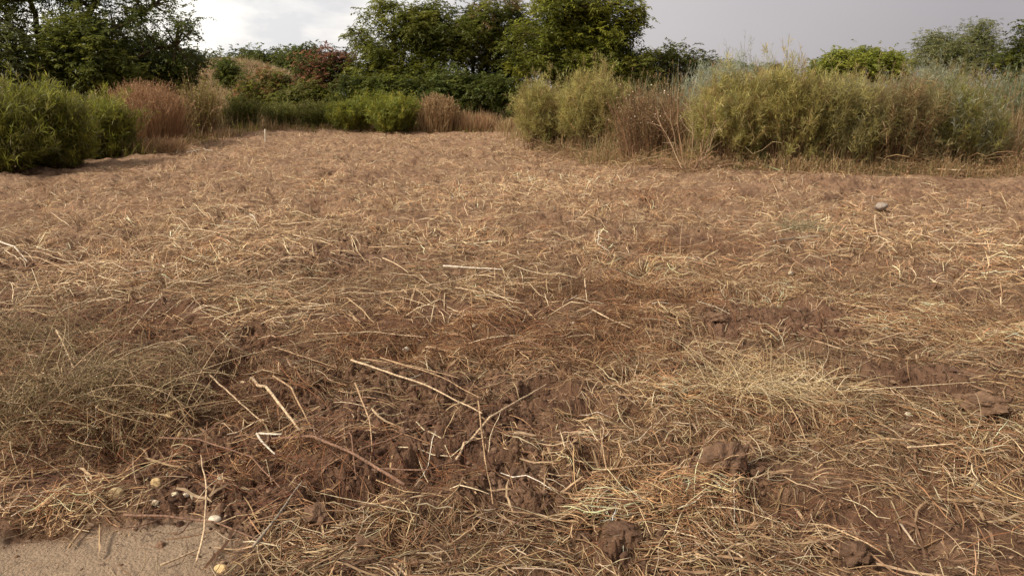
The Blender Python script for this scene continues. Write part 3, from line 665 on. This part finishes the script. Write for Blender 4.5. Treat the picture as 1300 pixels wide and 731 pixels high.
put('clump', (568, 630, 136, 167), 'lower tan dry grass clump in front of the blue green shrubs', 'grass', 'dry grass clumps', 113, name='grass_clump', n=1900, cols=DRY+RDRY, lean=.22, w=.012)
put('clump', (628, 672, 146, 168), 'pale straw coloured grass tuft left of the yellow green broom', 'grass', 'dry grass clumps', 114, name='grass_clump', n=1300, cols=DRY+[lin(200,180,130)], lean=.4, w=.012)
put('weed', (560, 640, 113, 152), 'blue green shrub behind the tan dry grass', 'shrub', None, 115, n=480, leaf=.13, nl=14, leafcol=[lin(118,130,98), lin(100,114,82), lin(134,144,112)], stemcol=GS, sw=.01, branch=3, leaf_from=.1)
# right bank
kb = dict(name='broom_shrub', leaf=.13, lw=.06, nl=34, leafcol=YGR, stemcol=DST, stemtop=YGR, leaf_from=.5, sw=.009, branch=4, up=1.1, hvar=.5, lean=.3)
GBR = 'yellow green broom shrubs of the right bank'
put('weed', (655, 738, 108, 192), 'yellow green broom shrub at the left end of the right bank, nearest the field gap', 'shrub', GBR, 120, n=620, **kb)
put('weed', (712, 792, 96, 196), 'yellow green broom shrub in front of the large dark tree', 'shrub', GBR, 121, n=700, **kb)
put('weed', (770, 880, 110, 208), 'brown stemmed weeds dotted with small pale blossoms between the broom shrubs', 'weed', None, 122, name='tall_weed', n=560, leaf=.045, lw=.3, nl=5, leafcol=OLV+DRY, stemcol=DST+RDRY, sw=.010, branch=3, flower=(70, [lin(226,208,184), lin(214,180,150)], .016))
put('weed', (882, 968, 104, 216), 'yellow green broom shrub right of the broken pale branches', 'shrub', GBR, 123, n=780, **kb)
put('weed', (945, 1040, 77, 217), 'tall yellow green broom shrub with silvery tips behind, centre of the right bank', 'shrub', GBR, 124, n=800, **kb)
put('weed', (865, 1000, 82, 190), 'silvery blue green feathery shrub behind the broom shrubs', 'shrub', 'silvery shrubs of the right bank', 125, name='feathery_shrub', n=620, leaf=.13, lw=.06, nl=32, leafcol=SIL, stemcol=DST, stemtop=SIL, leaf_from=.5, sw=.008, branch=3, up=1.2, dy=1.2)
ko = dict(name='tall_weed', leaf=.13, lw=.06, nl=28, leafcol=OLV+YGR[:2], stemcol=DST+DRY, stemtop=OLV, leaf_from=.42, sw=.008, branch=3, up=1.1, hvar=.55, lean=.32)
GO = 'olive weeds of the right bank'
put('weed', (1010, 1114, 95, 218), 'olive weeds right of the tallest broom shrub, below the bright green far tree', 'weed', GO, 126, n=620, flower=(8, [lin(206,120,60)], .02), **ko)
put('weed', (1080, 1186, 99, 218), 'olive weeds second from the broom shrubs, before the grey olive tree', 'weed', GO, 127, n=620, **dict(ko, leafcol=DRY[:2]+OLV, stemtop=DRY))
put('weed', (1150, 1260, 98, 217), 'olive weeds beside the grey green shrub at the right edge', 'weed', GO, 128, n=640, **dict(ko, leafcol=SIL[:2]+GRN+OLV))
put('weed', (1236, 1350, 92, 206), 'grey green feathery shrub cut by the right edge of the photo', 'shrub', 'silvery shrubs of the right bank', 129, name='feathery_shrub', n=900, leaf=.12, lw=.07, nl=30, leafcol=[lin(146,150,112), lin(128,134,98), lin(166,168,132)], stemcol=DST, stemtop=GS, leaf_from=.2, sw=.008, branch=3, up=1.0)
put('weed', (1120, 1215, 86, 190), 'silvery tipped weeds behind the olive ones, under the grey olive tree', 'shrub', 'silvery shrubs of the right bank', 130, name='feathery_shrub', n=520, leaf=.13, lw=.06, nl=30, leafcol=SIL+OLV, stemcol=DST, stemtop=SIL, leaf_from=.5, sw=.008, branch=3, up=1.2, dy=1.5)
put('weed', (1020, 1110, 92, 190), 'broom shrub behind the olive weeds, below the bright green far tree', 'shrub', GBR, 131, n=560, dy=1.8, **kb)
# standing grass of the verge: uncountable blades
acc = Acc(); rg = np.random.default_rng(5); k = 0
for px in range(690, 1400, 13):
    for row in range(5):
        base = np.interp(px, [690, 760, 880, 1000, 1300, 1400], [190, 200, 214, 218, 219, 219]) + 2; k += 1
        x, y, rx, h = span(px-12, px+12, 150 - 10*row + rg.uniform(-16, 16), base+rg.uniform(-3, 2)); y += row*.7; x = x*(1+row*.7/y)
        clump('', x, y, [.40, .8, 1.3, 1.7, 1.9][row]*(.6 if px < 800 and row > 2 else 1)*rg.uniform(.6, 1.12), .38, .5, '', '', '', 500+k, n=[110, 130, 150, 170, 170][row], cols=(DRY+OLV+RDRY[:2]+[lin(196,172,130)]) if row < 3 else (OLV+SIL[:2]+DRY[:2]), lean=[.5, .35, .25, .25, .25][row], w=.008, acc=acc, seedhead=(.25, .10, .010, DRY))
for px, b0 in [(p, np.interp(p, [-60, 60, 160, 230, 330, 420, 640, 700], [222, 212, 198, 182, 169, 168, 168, 180])) for p in range(160, 700, 14)]:
    x, y, rx, h = span(px-12, px+12, b0-14, b0); k += 1
    clump('', x, y+.4, .2+.3*rg.random(), .6, .5, '', '', '', 700+k, n=110, cols=(DRY+GRN) if rg.random() < .6 else DRY, lean=.35, w=.011, acc=acc)
for i in range(260):      # meadow behind the weeds
    a = R(rg.uniform(-42, 42)); r = rg.uniform(28, 44) if a < R(2) else rg.uniform(17, 36)
    x, y = r*math.sin(a), r*math.cos(a); k += 1
    clump('', x, y, .5+.5*rg.random(), 1.3, 1.0, '', '', '', 900+k, n=180, cols=DRY+OLV, lean=.25, w=.016, acc=acc)
for i in range(150):      # dead grass on the far earth bank
    x, y = -14.3+rg.normal()*4.2, 39.5+rg.normal()*2; k += 1
    clump('', x, y, .7, .9, .7, '', '', '', 1300+k, n=260, cols=[lin(206,184,150), lin(190,164,128), lin(176,150,114)], lean=.3, w=.018, acc=acc)
tag(acc.obj('tall_grass', M_grass), 'tan and olive standing grass along the verge and behind the shrubs', 'grass', kind='stuff')
# dead branches in front of the right bank
def dead_shrub(px, py, h, seed, label, col, nb=9):
    x, y, z = ground_pt(px, py); rg = np.random.default_rng(seed); rt = root('dead_shrub', x, y, z, label, 'shrub'); a = Acc()
    for i in range(nb):
        az = rg.uniform(0, 6.28); L = h*rg.uniform(.6, 1.1); lean = rg.uniform(.1, .6)
        p0 = np.array([rg.normal()*.03, rg.normal()*.03, -.04]); p2 = np.array([math.cos(az)*L*lean, math.sin(az)*L*lean, L*math.sqrt(1-lean*lean*.8)])
        p1 = p2*.5+np.array([math.cos(az), math.sin(az), 0])*L*.14+rg.normal(size=3)*.06
        P = bez(p0[None], p1[None], p2[None], 9)[0]; P[1:] += np.cumsum(rg.normal(size=(8, 3))*.022, 0)
        c = np.array([col[rg.integers(len(col))]]); a.tubes(P[None], np.linspace(.010, .003, 9)[None]*rg.uniform(.7, 1.2), c, 5)
        for j in range(5):
            q = P[rg.integers(3, 9)]; D = unit(unit(p2)+rg.normal(size=3)*.6); e = q+D*L*rg.uniform(.15, .4)
            a.tubes(bez(q[None], ((q+e)/2+rg.normal(size=3)*.03)[None], e[None], 5), np.linspace(.004, .0018, 5)[None], c, 4)
    a.obj('branches', M_stalk, rt); return rt
dead_shrub(876, 219, 1.3, 41, 'broken pale leafless shrub standing in front of the broom shrubs', [lin(156,124,92), lin(130,98,72), lin(176,148,114)], 8)
dead_shrub(690, 187, .9, 42, 'small leafless shrub in front of the leftmost broom shrub', [lin(140,104,76)], 7)
dead_shrub(1268, 218, 1.2, 43, 'leafless brown shrub low at the right edge, before the grey green shrub', [lin(134,106,80), lin(160,132,102)], 8)
# fallen debris heap along the right verge
acc = Acc(); rg = np.random.default_rng(77)
for px, py, sx, nn in [(800, 208, 1.3, 260), (870, 216, .6, 220), (1000, 219, 2.0, 200), (1200, 221, 1.6, 200), (1270, 218, .5, 160), (730, 197, .8, 160)]:
    cx, cy, cz = ground_pt(px, py); x = cx+rg.normal(size=nn)*sx; y = cy+rg.normal(size=nn)*.35
    lay(rg, x, y, rg.gamma(4, .10, nn)+.1, rg.uniform(.006, .014, nn), pick(rg, nn, DRY+DST+RDRY, None, .15), 5, .03, .25, .3, acc, thickz=.22)
tag(acc.obj('brush_litter', M_stalk), 'broken brown stems heaped along the foot of the right bank', 'brush', kind='stuff')
# wilted weed and heap of pulled weeds
def heap(px, py, rx, ry, h, n, seed, name, label, cols, leafc, leafn, L=.3, w=.003):
    cx, cy, cz = ground_pt(px, py); cz = float(hs(np.array(cx), np.array(cy))); rg = np.random.default_rng(seed); rt = root(name, cx, cy, cz, label, 'weeds'); a = Acc()
    q = rg.random(n)**.6; an = rg.uniform(0, 6.283, n); x, y = cx+q*np.cos(an)*rx, cy+q*np.sin(an)*ry
    lenn = L*rg.gamma(4, .25, n)+.04; az = rg.uniform(0, 6.283, n); el = np.abs(rg.normal(size=n))*.35
    B = np.stack([x, y, hs(x, y)+rg.random(n)*h*(1-q**2)*.8], -1)
    D = np.stack([np.cos(az)*np.cos(el), np.sin(az)*np.cos(el), np.sin(el)], -1)
    T = B+D*lenn[:, None]; T[:, 2] -= lenn*.25*rg.random(n); Mi = (B+T)/2+rg.normal(size=(n, 3))*lenn[:, None]*.18; Mi[:, 2] += lenn*.22
    P = bez(B, Mi, T, 7)
    P[..., 2] = np.maximum(P[..., 2], hs(P[..., 0].ravel(), P[..., 1].ravel()).reshape(P.shape[:2])+.01)
    P -= np.array([cx, cy, cz]); c = pick(rg, n, cols, None, .15)
    a.tubes(P, np.linspace(1, .4, 7)[None]*w/2*(.6+.9*rg.random(n))[:, None], c, 3); a.obj('stems', M_stalk, rt)
    al = Acc(); i = rg.integers(0, n, leafn); j = rg.integers(1, 6, leafn); f = rg.random((leafn, 1)); S = P[i, j]*(1-f)+P[i, j+1]*f
    ln = rg.uniform(.006, .02, leafn); al.leaves(S, rdir(rg, leafn, .3), rdir(rg, leafn, 1), ln, ln*.35, pick(rg, leafn, leafc, None, .15)); al.obj('leaves', M_leaf, rt)
    return rt
heap(95, 530, .60, .38, .22, 760, 61, 'weed_heap', 'large tangled heap of drying grey green weeds beside the bare patch', [lin(166,140,102), lin(136,110,78), lin(184,158,120), lin(110,82,58)], [lin(146,128,88), lin(122,108,74), lin(160,142,104)], 11000, .30, .0036)
heap(30, 440, .6, .5, .10, 420, 62, 'weed_heap', 'pale drying weed heap at the left edge, behind the larger one', [lin(150,122,88), lin(170,144,106), lin(120,94,68)], [lin(130,116,80)], 4000)
heap(1020, 296, .28, .18, .08, 200, 63, 'wilted_weed', 'wilted pale green weed lying behind the thick grey tan stick', [lin(150,138,104), lin(132,124,92)], [lin(160,150,118), lin(172,160,130)], 500)
heap(985, 505, .36, .14, .07, 600, 64, 'hay_tuft', 'golden tuft of hay bulging up in the lower right half', [lin(202,174,130), lin(182,152,110), lin(210,188,148)], [lin(190,160,104)], 300, .22, .0034)
# ------------------------------------------------------------------ trees
def tree(name, x, y, label, cat, group, seed, lobes, trunk_r=.14, fronds=1400, frond=.34, leaflets=9, leaf=.085, lw=.42, cols=GRN, bark=[lin(88,74,60)], droop=.35, forks=3, tips=None, clusters=130, trunk_h=None, zbase=None, cl_r=.42, core=0.25):
    """lobes: (dx, dy, z, rx, ry, rz) crown ellipsoids in metres above the base"""
    rg = np.random.default_rng(seed); z0 = float(hs(np.array(x), np.array(y))) if zbase is None else zbase
    rt = root(name, x, y, z0, label, cat, group); Lb = np.array(lobes, dtype=float)
    vol = Lb[:, 3]*Lb[:, 4]*Lb[:, 5]; pr = vol**.8/np.sum(vol**.8)
    li = rg.choice(len(Lb), clusters, p=pr); dr = rdir(rg, clusters, .15); rr_ = rg.random(clusters)**(1/3*(1+core))
    rr_ = np.clip(rr_, .25, 1)*(1+.10*rg.normal(size=clusters))
    Cc = Lb[li, :3]+dr*rr_[:, None]*Lb[li, 3:]
    Cc[:, 2] = np.maximum(Cc[:, 2], .3)
    a = Acc(); bc = pick(rg, 1, bark, None, .05)
    top = Lb[:, 2].max() if trunk_h is None else trunk_h
    nf = forks; allpts = []
    base = np.zeros(3); base[2] = -.1
    fk = np.array([rg.normal()*.1, rg.normal()*.1, top*.30])
    def br(p0, p1, p2, r0, r1, m, sides=7):
        P = bez(p0[None], p1[None], p2[None], m); P[0, 1:-1] += rg.normal(size=(m-2, 3))*r0*.35
        a.tubes(P, np.linspace(r0, r1, m)[None], np.repeat(bc, m, 0)[None]*(1+.12*rg.normal(size=(1, m, 1))), sides); return P[0]
    P0 = br(base, (base+fk)/2+rg.normal(size=3)*.05, fk, trunk_r*1.15, trunk_r*.85, 7, 9); allpts.append(P0[2:])
    for i in range(len(Lb)):
        c = Lb[i, :3]; s = P0[-1-rg.integers(0, 2)]
        m_ = (s+c)/2+np.array([-(c-s)[0]*.15, -(c-s)[1]*.15, .12*abs(c[2]-s[2])])
        Q = br(s, m_, c+np.array([0, 0, Lb[i, 5]*.45]), trunk_r*.62, trunk_r*.16, 12); allpts.append(Q)
    AP = np.concatenate(allpts)
    sub = []
    for c in Cc:
        w = np.linalg.norm(AP-c, axis=1)+.8*np.maximum(0, AP[:, 2]-c[2]); s = AP[np.argmin(w)]
        L = np.linalg.norm(c-s); Q = bez(s[None], ((s+c)/2+np.array([0, 0, .12*L])+rg.normal(size=3)*.06*L)[None], c[None], 6)
        sub.append(Q)
    sub = np.concatenate(sub); a.tubes(sub, np.linspace(trunk_r*.17, trunk_r*.05, 6)[None].repeat(len(sub), 0), bc.repeat(len(sub), 0), 4)
    a.obj('trunk', M_bark, rt)
    # fronds of leaflets
    fronds = int(fronds*1.35); cl_r *= 1.25
    ci = rg.integers(0, clusters, fronds); u = rg.random(fronds)**.7; i0 = u*4.999; i = i0.astype(int); f = (i0-i)[:, None]
    S = sub[ci, i]*(1-f)+sub[ci, i+1]*f; S = S*.2+Cc[ci]*.8+rg.normal(size=(fronds, 3))*cl_r*.45*np.array([1, 1, .7])
    outd = unit(S-Lb[li[ci], :3]); D = unit(rg.normal(size=(fronds, 3))*.75+outd*.6+np.array([0, 0, .25]))
    L = frond*rg.uniform(.6, 1.25, fronds)
    k = leaflets; tt = (np.arange(k)+.6)/k
    E = D[:, None]*L[:, None, None]*tt[None, :, None]; E[..., 2] -= droop*L[:, None]*tt[None]**2
    Pp = S[:, None]+E
    T_ = unit(np.gradient(Pp, axis=1)) if k > 1 else D[:, None]
    sd = unit(np.cross(T_, np.array([0, 0, 1.]))); sg = np.where(np.arange(k) % 2 == 0, 1, -1)[None, :, None]
    DD = unit(sd*sg*.9+T_*.55+rg.normal(size=Pp.shape)*.28+np.array([0, 0, -.15])); NN = unit(np.array([0, 0, 1.])+rg.normal(size=Pp.shape)*.45)
    B = Pp.reshape(-1, 3); nn = len(B); ln = leaf*1.4*rg.uniform(.65, 1.3, nn)
    clcol = pick(rg, clusters, cols, None, .12)[ci]*(1+.10*rg.normal(size=(fronds, 1)))
    if tips:
        tf, tcol = tips; isT = rg.random(clusters) < tf; tc_ = pick(rg, fronds, tcol, None, .12)
        clcol = np.where((isT[ci] & (rg.random(fronds) < .75))[:, None], tc_, clcol)
    cc = np.repeat(clcol, k, 0)*(1+.10*rg.normal(size=(nn, 1)))
    al = Acc(); al.leaves(B, DD.reshape(-1, 3), NN.reshape(-1, 3), ln, ln*lw, np.clip(cc, .004, .6))
    al.obj('crown', M_leaf, rt); return rt
def lobes_px(x, y, boxes, dep=1.0):
    """crown lobes from photo boxes (px, py, rx, ry) at depth y, relative to the trunk base"""
    z0 = float(hs(np.array(x), np.array(y))); out = []; rg = np.random.default_rng(int(abs(x*31+y)))
    for px, py, rx, ry in boxes:
        cx = (px-650)/FPX*(y*math.cos(R(PITCH))+.5); out.append((cx-x, rg.uniform(-.5, .5)*dep, zat(py, y)-z0, rx/FPX*y, (rx+ry)/2/FPX*y*dep, ry/FPX*y))
    return out
def TX(px, y): return (px-650)/FPX*(y*math.cos(R(PITCH))+.4)
DG = [lin(98,105,46), lin(86,93,42), lin(114,119,53), lin(78,83,39)]
MG = [lin(119,121,49), lin(104,108,44), lin(133,133,55), lin(91,95,39)]
GG = [lin(132,135,83), lin(116,119,73), lin(148,147,95)]
FG = [lin(136,141,56), lin(122,129,51), lin(152,153,64)]
RED_ = [lin(150,98,74), lin(134,88,66), lin(164,116,86), lin(104,100,60)]
def T(name, px, y, label, seed, boxes, **k):
    x = TX(px, y); return tree(name, x, y, label, k.pop('cat', 'tree'), k.pop('group', None), seed, lobes_px(x, y, boxes), **k)
# left group
T('broadleaf_tree', 72, 25, 'tall dark tree with visible trunk and sky through its branches, left of the photo', 201,
  [(70, -40, 95, 50), (150, 5, 60, 34), (215, 25, 46, 34), (20, 10, 55, 34), (215, -40, 60, 40), (110, 60, 60, 34), (238, 70, 30, 20), (60, 55, 60, 36), (175, 50, 50, 30)], trunk_r=.21, fronds=4600, clusters=300, cols=DG, frond=.26, leaflets=8, leaf=.075, cl_r=.32, group='trees of the left group')
T('small_tree', 25, 22, 'grey green bushy tree behind the feathery shrub at the left edge', 202,
  [(10, 70, 48, 36), (45, 92, 30, 22), (-40, 50, 50, 50)], trunk_r=.1, fronds=2600, clusters=150, cols=GG[:2]+DG, frond=.26, leaf=.075, group='trees of the left group')
T('small_tree', 125, 23, 'dark green bushy tree under the tall dark tree, beside its trunk', 203,
  [(120, 75, 50, 40), (155, 98, 40, 26), (90, 105, 40, 24), (110, 45, 34, 26), (60, 108, 40, 22)], trunk_r=.1, fronds=2800, clusters=150, cols=DG+MG, frond=.26, leaf=.08, group='trees of the left group')
T('small_tree', 215, 27, 'round dark bushy tree at the right end of the left group', 204,
  [(200, 80, 48, 30), (240, 86, 36, 26), (170, 98, 40, 26), (215, 106, 40, 20)], trunk_r=.1, fronds=2700, clusters=140, cols=DG, frond=.26, leaf=.08, group='trees of the left group')
# distant line between left group and middle group
for i, (px, yy, bx, lab, cc) in enumerate([
    (300, 62, [(290, 84, 26, 12), (318, 80, 20, 14)], 'low distant tree right above the dead grass bank', DG),
    (345, 60, [(340, 84, 22, 14), (362, 82, 18, 14)], 'low distant tree behind the yellowish bushes, right of the bank', DG),
    (385, 58, [(380, 80, 22, 14), (402, 76, 16, 14)], 'low distant tree touching the rust red shrub', DG)]):
    T('distant_tree', px, yy, lab, 210+i, bx, trunk_r=.15, fronds=1100, clusters=80, cols=cc, frond=.4, leaf=.14, group='low distant trees on the left', cl_r=.7)
T('round_bush', 300, 36, 'small dark round bush on the dead grass bank', 215, [(292, 92, 12, 12)], trunk_r=.05, fronds=700, clusters=50, cols=DG, frond=.2, leaf=.07, cat='bush')
T('yellowing_bush', 345, 34, 'yellowish green bush left of the rust red shrub', 216, [(335, 110, 24, 20), (360, 118, 26, 20), (318, 122, 18, 16)], trunk_r=.06, fronds=1500, clusters=90, cols=[lin(128,120,66)]+MG, frond=.24, leaf=.08, cat='bush', tips=(.3, [lin(150,112,72)]))
T('yellowing_bush', 398, 33, 'olive bush just below the rust red shrub', 217, [(395, 122, 26, 16), (372, 132, 24, 14), (425, 128, 20, 16)], trunk_r=.06, fronds=1300, clusters=80, cols=MG+[lin(132,126,70)], frond=.24, leaf=.08, cat='bush')
T('red_shrub', 425, 34, 'rust red leaved shrub left of the middle trees', 218, [(424, 84, 26, 22), (408, 102, 22, 22), (440, 100, 20, 26), (398, 82, 14, 10)], trunk_r=.08, fronds=1900, clusters=110, cols=RED_+[lin(84,70,48)], frond=.24, leaf=.085, cat='shrub', tips=(.3, DG))
# middle group
T('feathery_tree', 505, 33, 'tall feathery green tree, leftmost of the middle group', 220,
  [(500, 55, 46, 38), (530, 34, 40, 30), (510, 110, 50, 28), (480, 95, 36, 26), (540, 90, 44, 30), (462, 50, 14, 12), (505, 15, 20, 12), (575, 55, 30, 40)], trunk_r=.16, fronds=3600, clusters=200, cols=MG, frond=.42, leaflets=11, leaf=.11, lw=.32, cl_r=.35, group='trees of the middle group')
T('feathery_tree', 600, 35, 'green tree with tan seed clusters, second of the middle group', 221,
  [(600, 36, 42, 38), (640, 32, 46, 36), (620, 75, 50, 40), (650, 60, 40, 40), (650, 105, 40, 28), (585, 110, 40, 24), (560, 30, 18, 18)], trunk_r=.16, fronds=3400, clusters=190, cols=MG+DG, frond=.42, leaflets=11, leaf=.11, lw=.32, tips=(.28, [lin(138,114,72), lin(122,96,62)]), group='trees of the middle group')
T('dense_tree', 740, 31, 'large dense round dark green tree, tallest of the middle group', 222,
  [(730, 42, 68, 48), (778, 55, 48, 42), (695, 70, 52, 40), (745, 90, 62, 32), (790, 100, 36, 24), (715, 15, 44, 24), (770, 18, 40, 22)], trunk_r=.2, fronds=6000, clusters=320, cols=MG+BRT[:2], frond=.34, leaflets=10, leaf=.10, lw=.4, cl_r=.38, group='trees of the middle group')
T('small_tree', 860, 33, 'small brownish green tree right of the large dense one', 223,
  [(848, 88, 38, 22), (882, 92, 34, 20), (815, 100, 34, 24), (835, 74, 14, 14), (900, 98, 16, 10), (850, 112, 40, 16)], trunk_r=.1, fronds=2000, clusters=120, cols=DG+[lin(98,88,58), lin(110,92,62)], frond=.32, leaf=.09, group='trees of the middle group')
T('small_tree', 565, 30, 'dark low tree under the second tree of the middle group', 224, [(570, 118, 34, 18), (620, 122, 34, 18), (655, 128, 22, 16)], trunk_r=.08, fronds=2200, clusters=120, cols=DG, frond=.3, leaf=.09, group='trees of the middle group')
T('small_tree', 455, 31, 'dark bush filling below the leftmost middle tree', 225, [(455, 118, 26, 16), (490, 122, 34, 18), (530, 118, 24, 18)], trunk_r=.08, fronds=2000, clusters=120, cols=DG+MG, frond=.3, leaf=.09, group='trees of the middle group')
# right far trees
GT = 'far trees above the right bank'
T('distant_tree', 1075, 38, 'bright green low tree above the right bank, leftmost of three', 230, [(1060, 86, 34, 18), (1100, 80, 30, 18), (1125, 88, 28, 18), (1040, 92, 16, 10)], trunk_r=.12, fronds=2600, clusters=140, cols=FG, frond=.32, leaf=.10, group=GT)
T('distant_tree', 1205, 36, 'grey olive tree above the right bank, middle of three', 231, [(1190, 66, 36, 28), (1225, 62, 34, 26), (1205, 88, 56, 20), (1165, 84, 20, 20)], trunk_r=.14, fronds=3000, clusters=170, cols=GG, frond=.30, leaf=.085, lw=.28, group=GT)
T('distant_tree', 1300, 34, 'dark green tree cut by the right edge, above the right bank', 232, [(1296, 66, 30, 30), (1330, 50, 40, 36), (1275, 88, 24, 18), (1350, 90, 40, 24)], trunk_r=.14, fronds=2800, clusters=160, cols=MG+DG, frond=.3, leaf=.09, group=GT)
for i, (px, yy, bx) in enumerate([(930, 70, [(925, 92, 20, 7), (945, 94, 16, 6)]), (980, 75, [(975, 96, 26, 8)])]):
    T('distant_tree', px, yy, ['dark distant treetop just right of the small brownish tree', 'dark distant treetop behind the silvery shrub'][i], 240+i, bx, trunk_r=.15, fronds=700, clusters=60, cols=DG, frond=.45, leaf=.16, group='distant treetops behind the right bank', cl_r=.7)
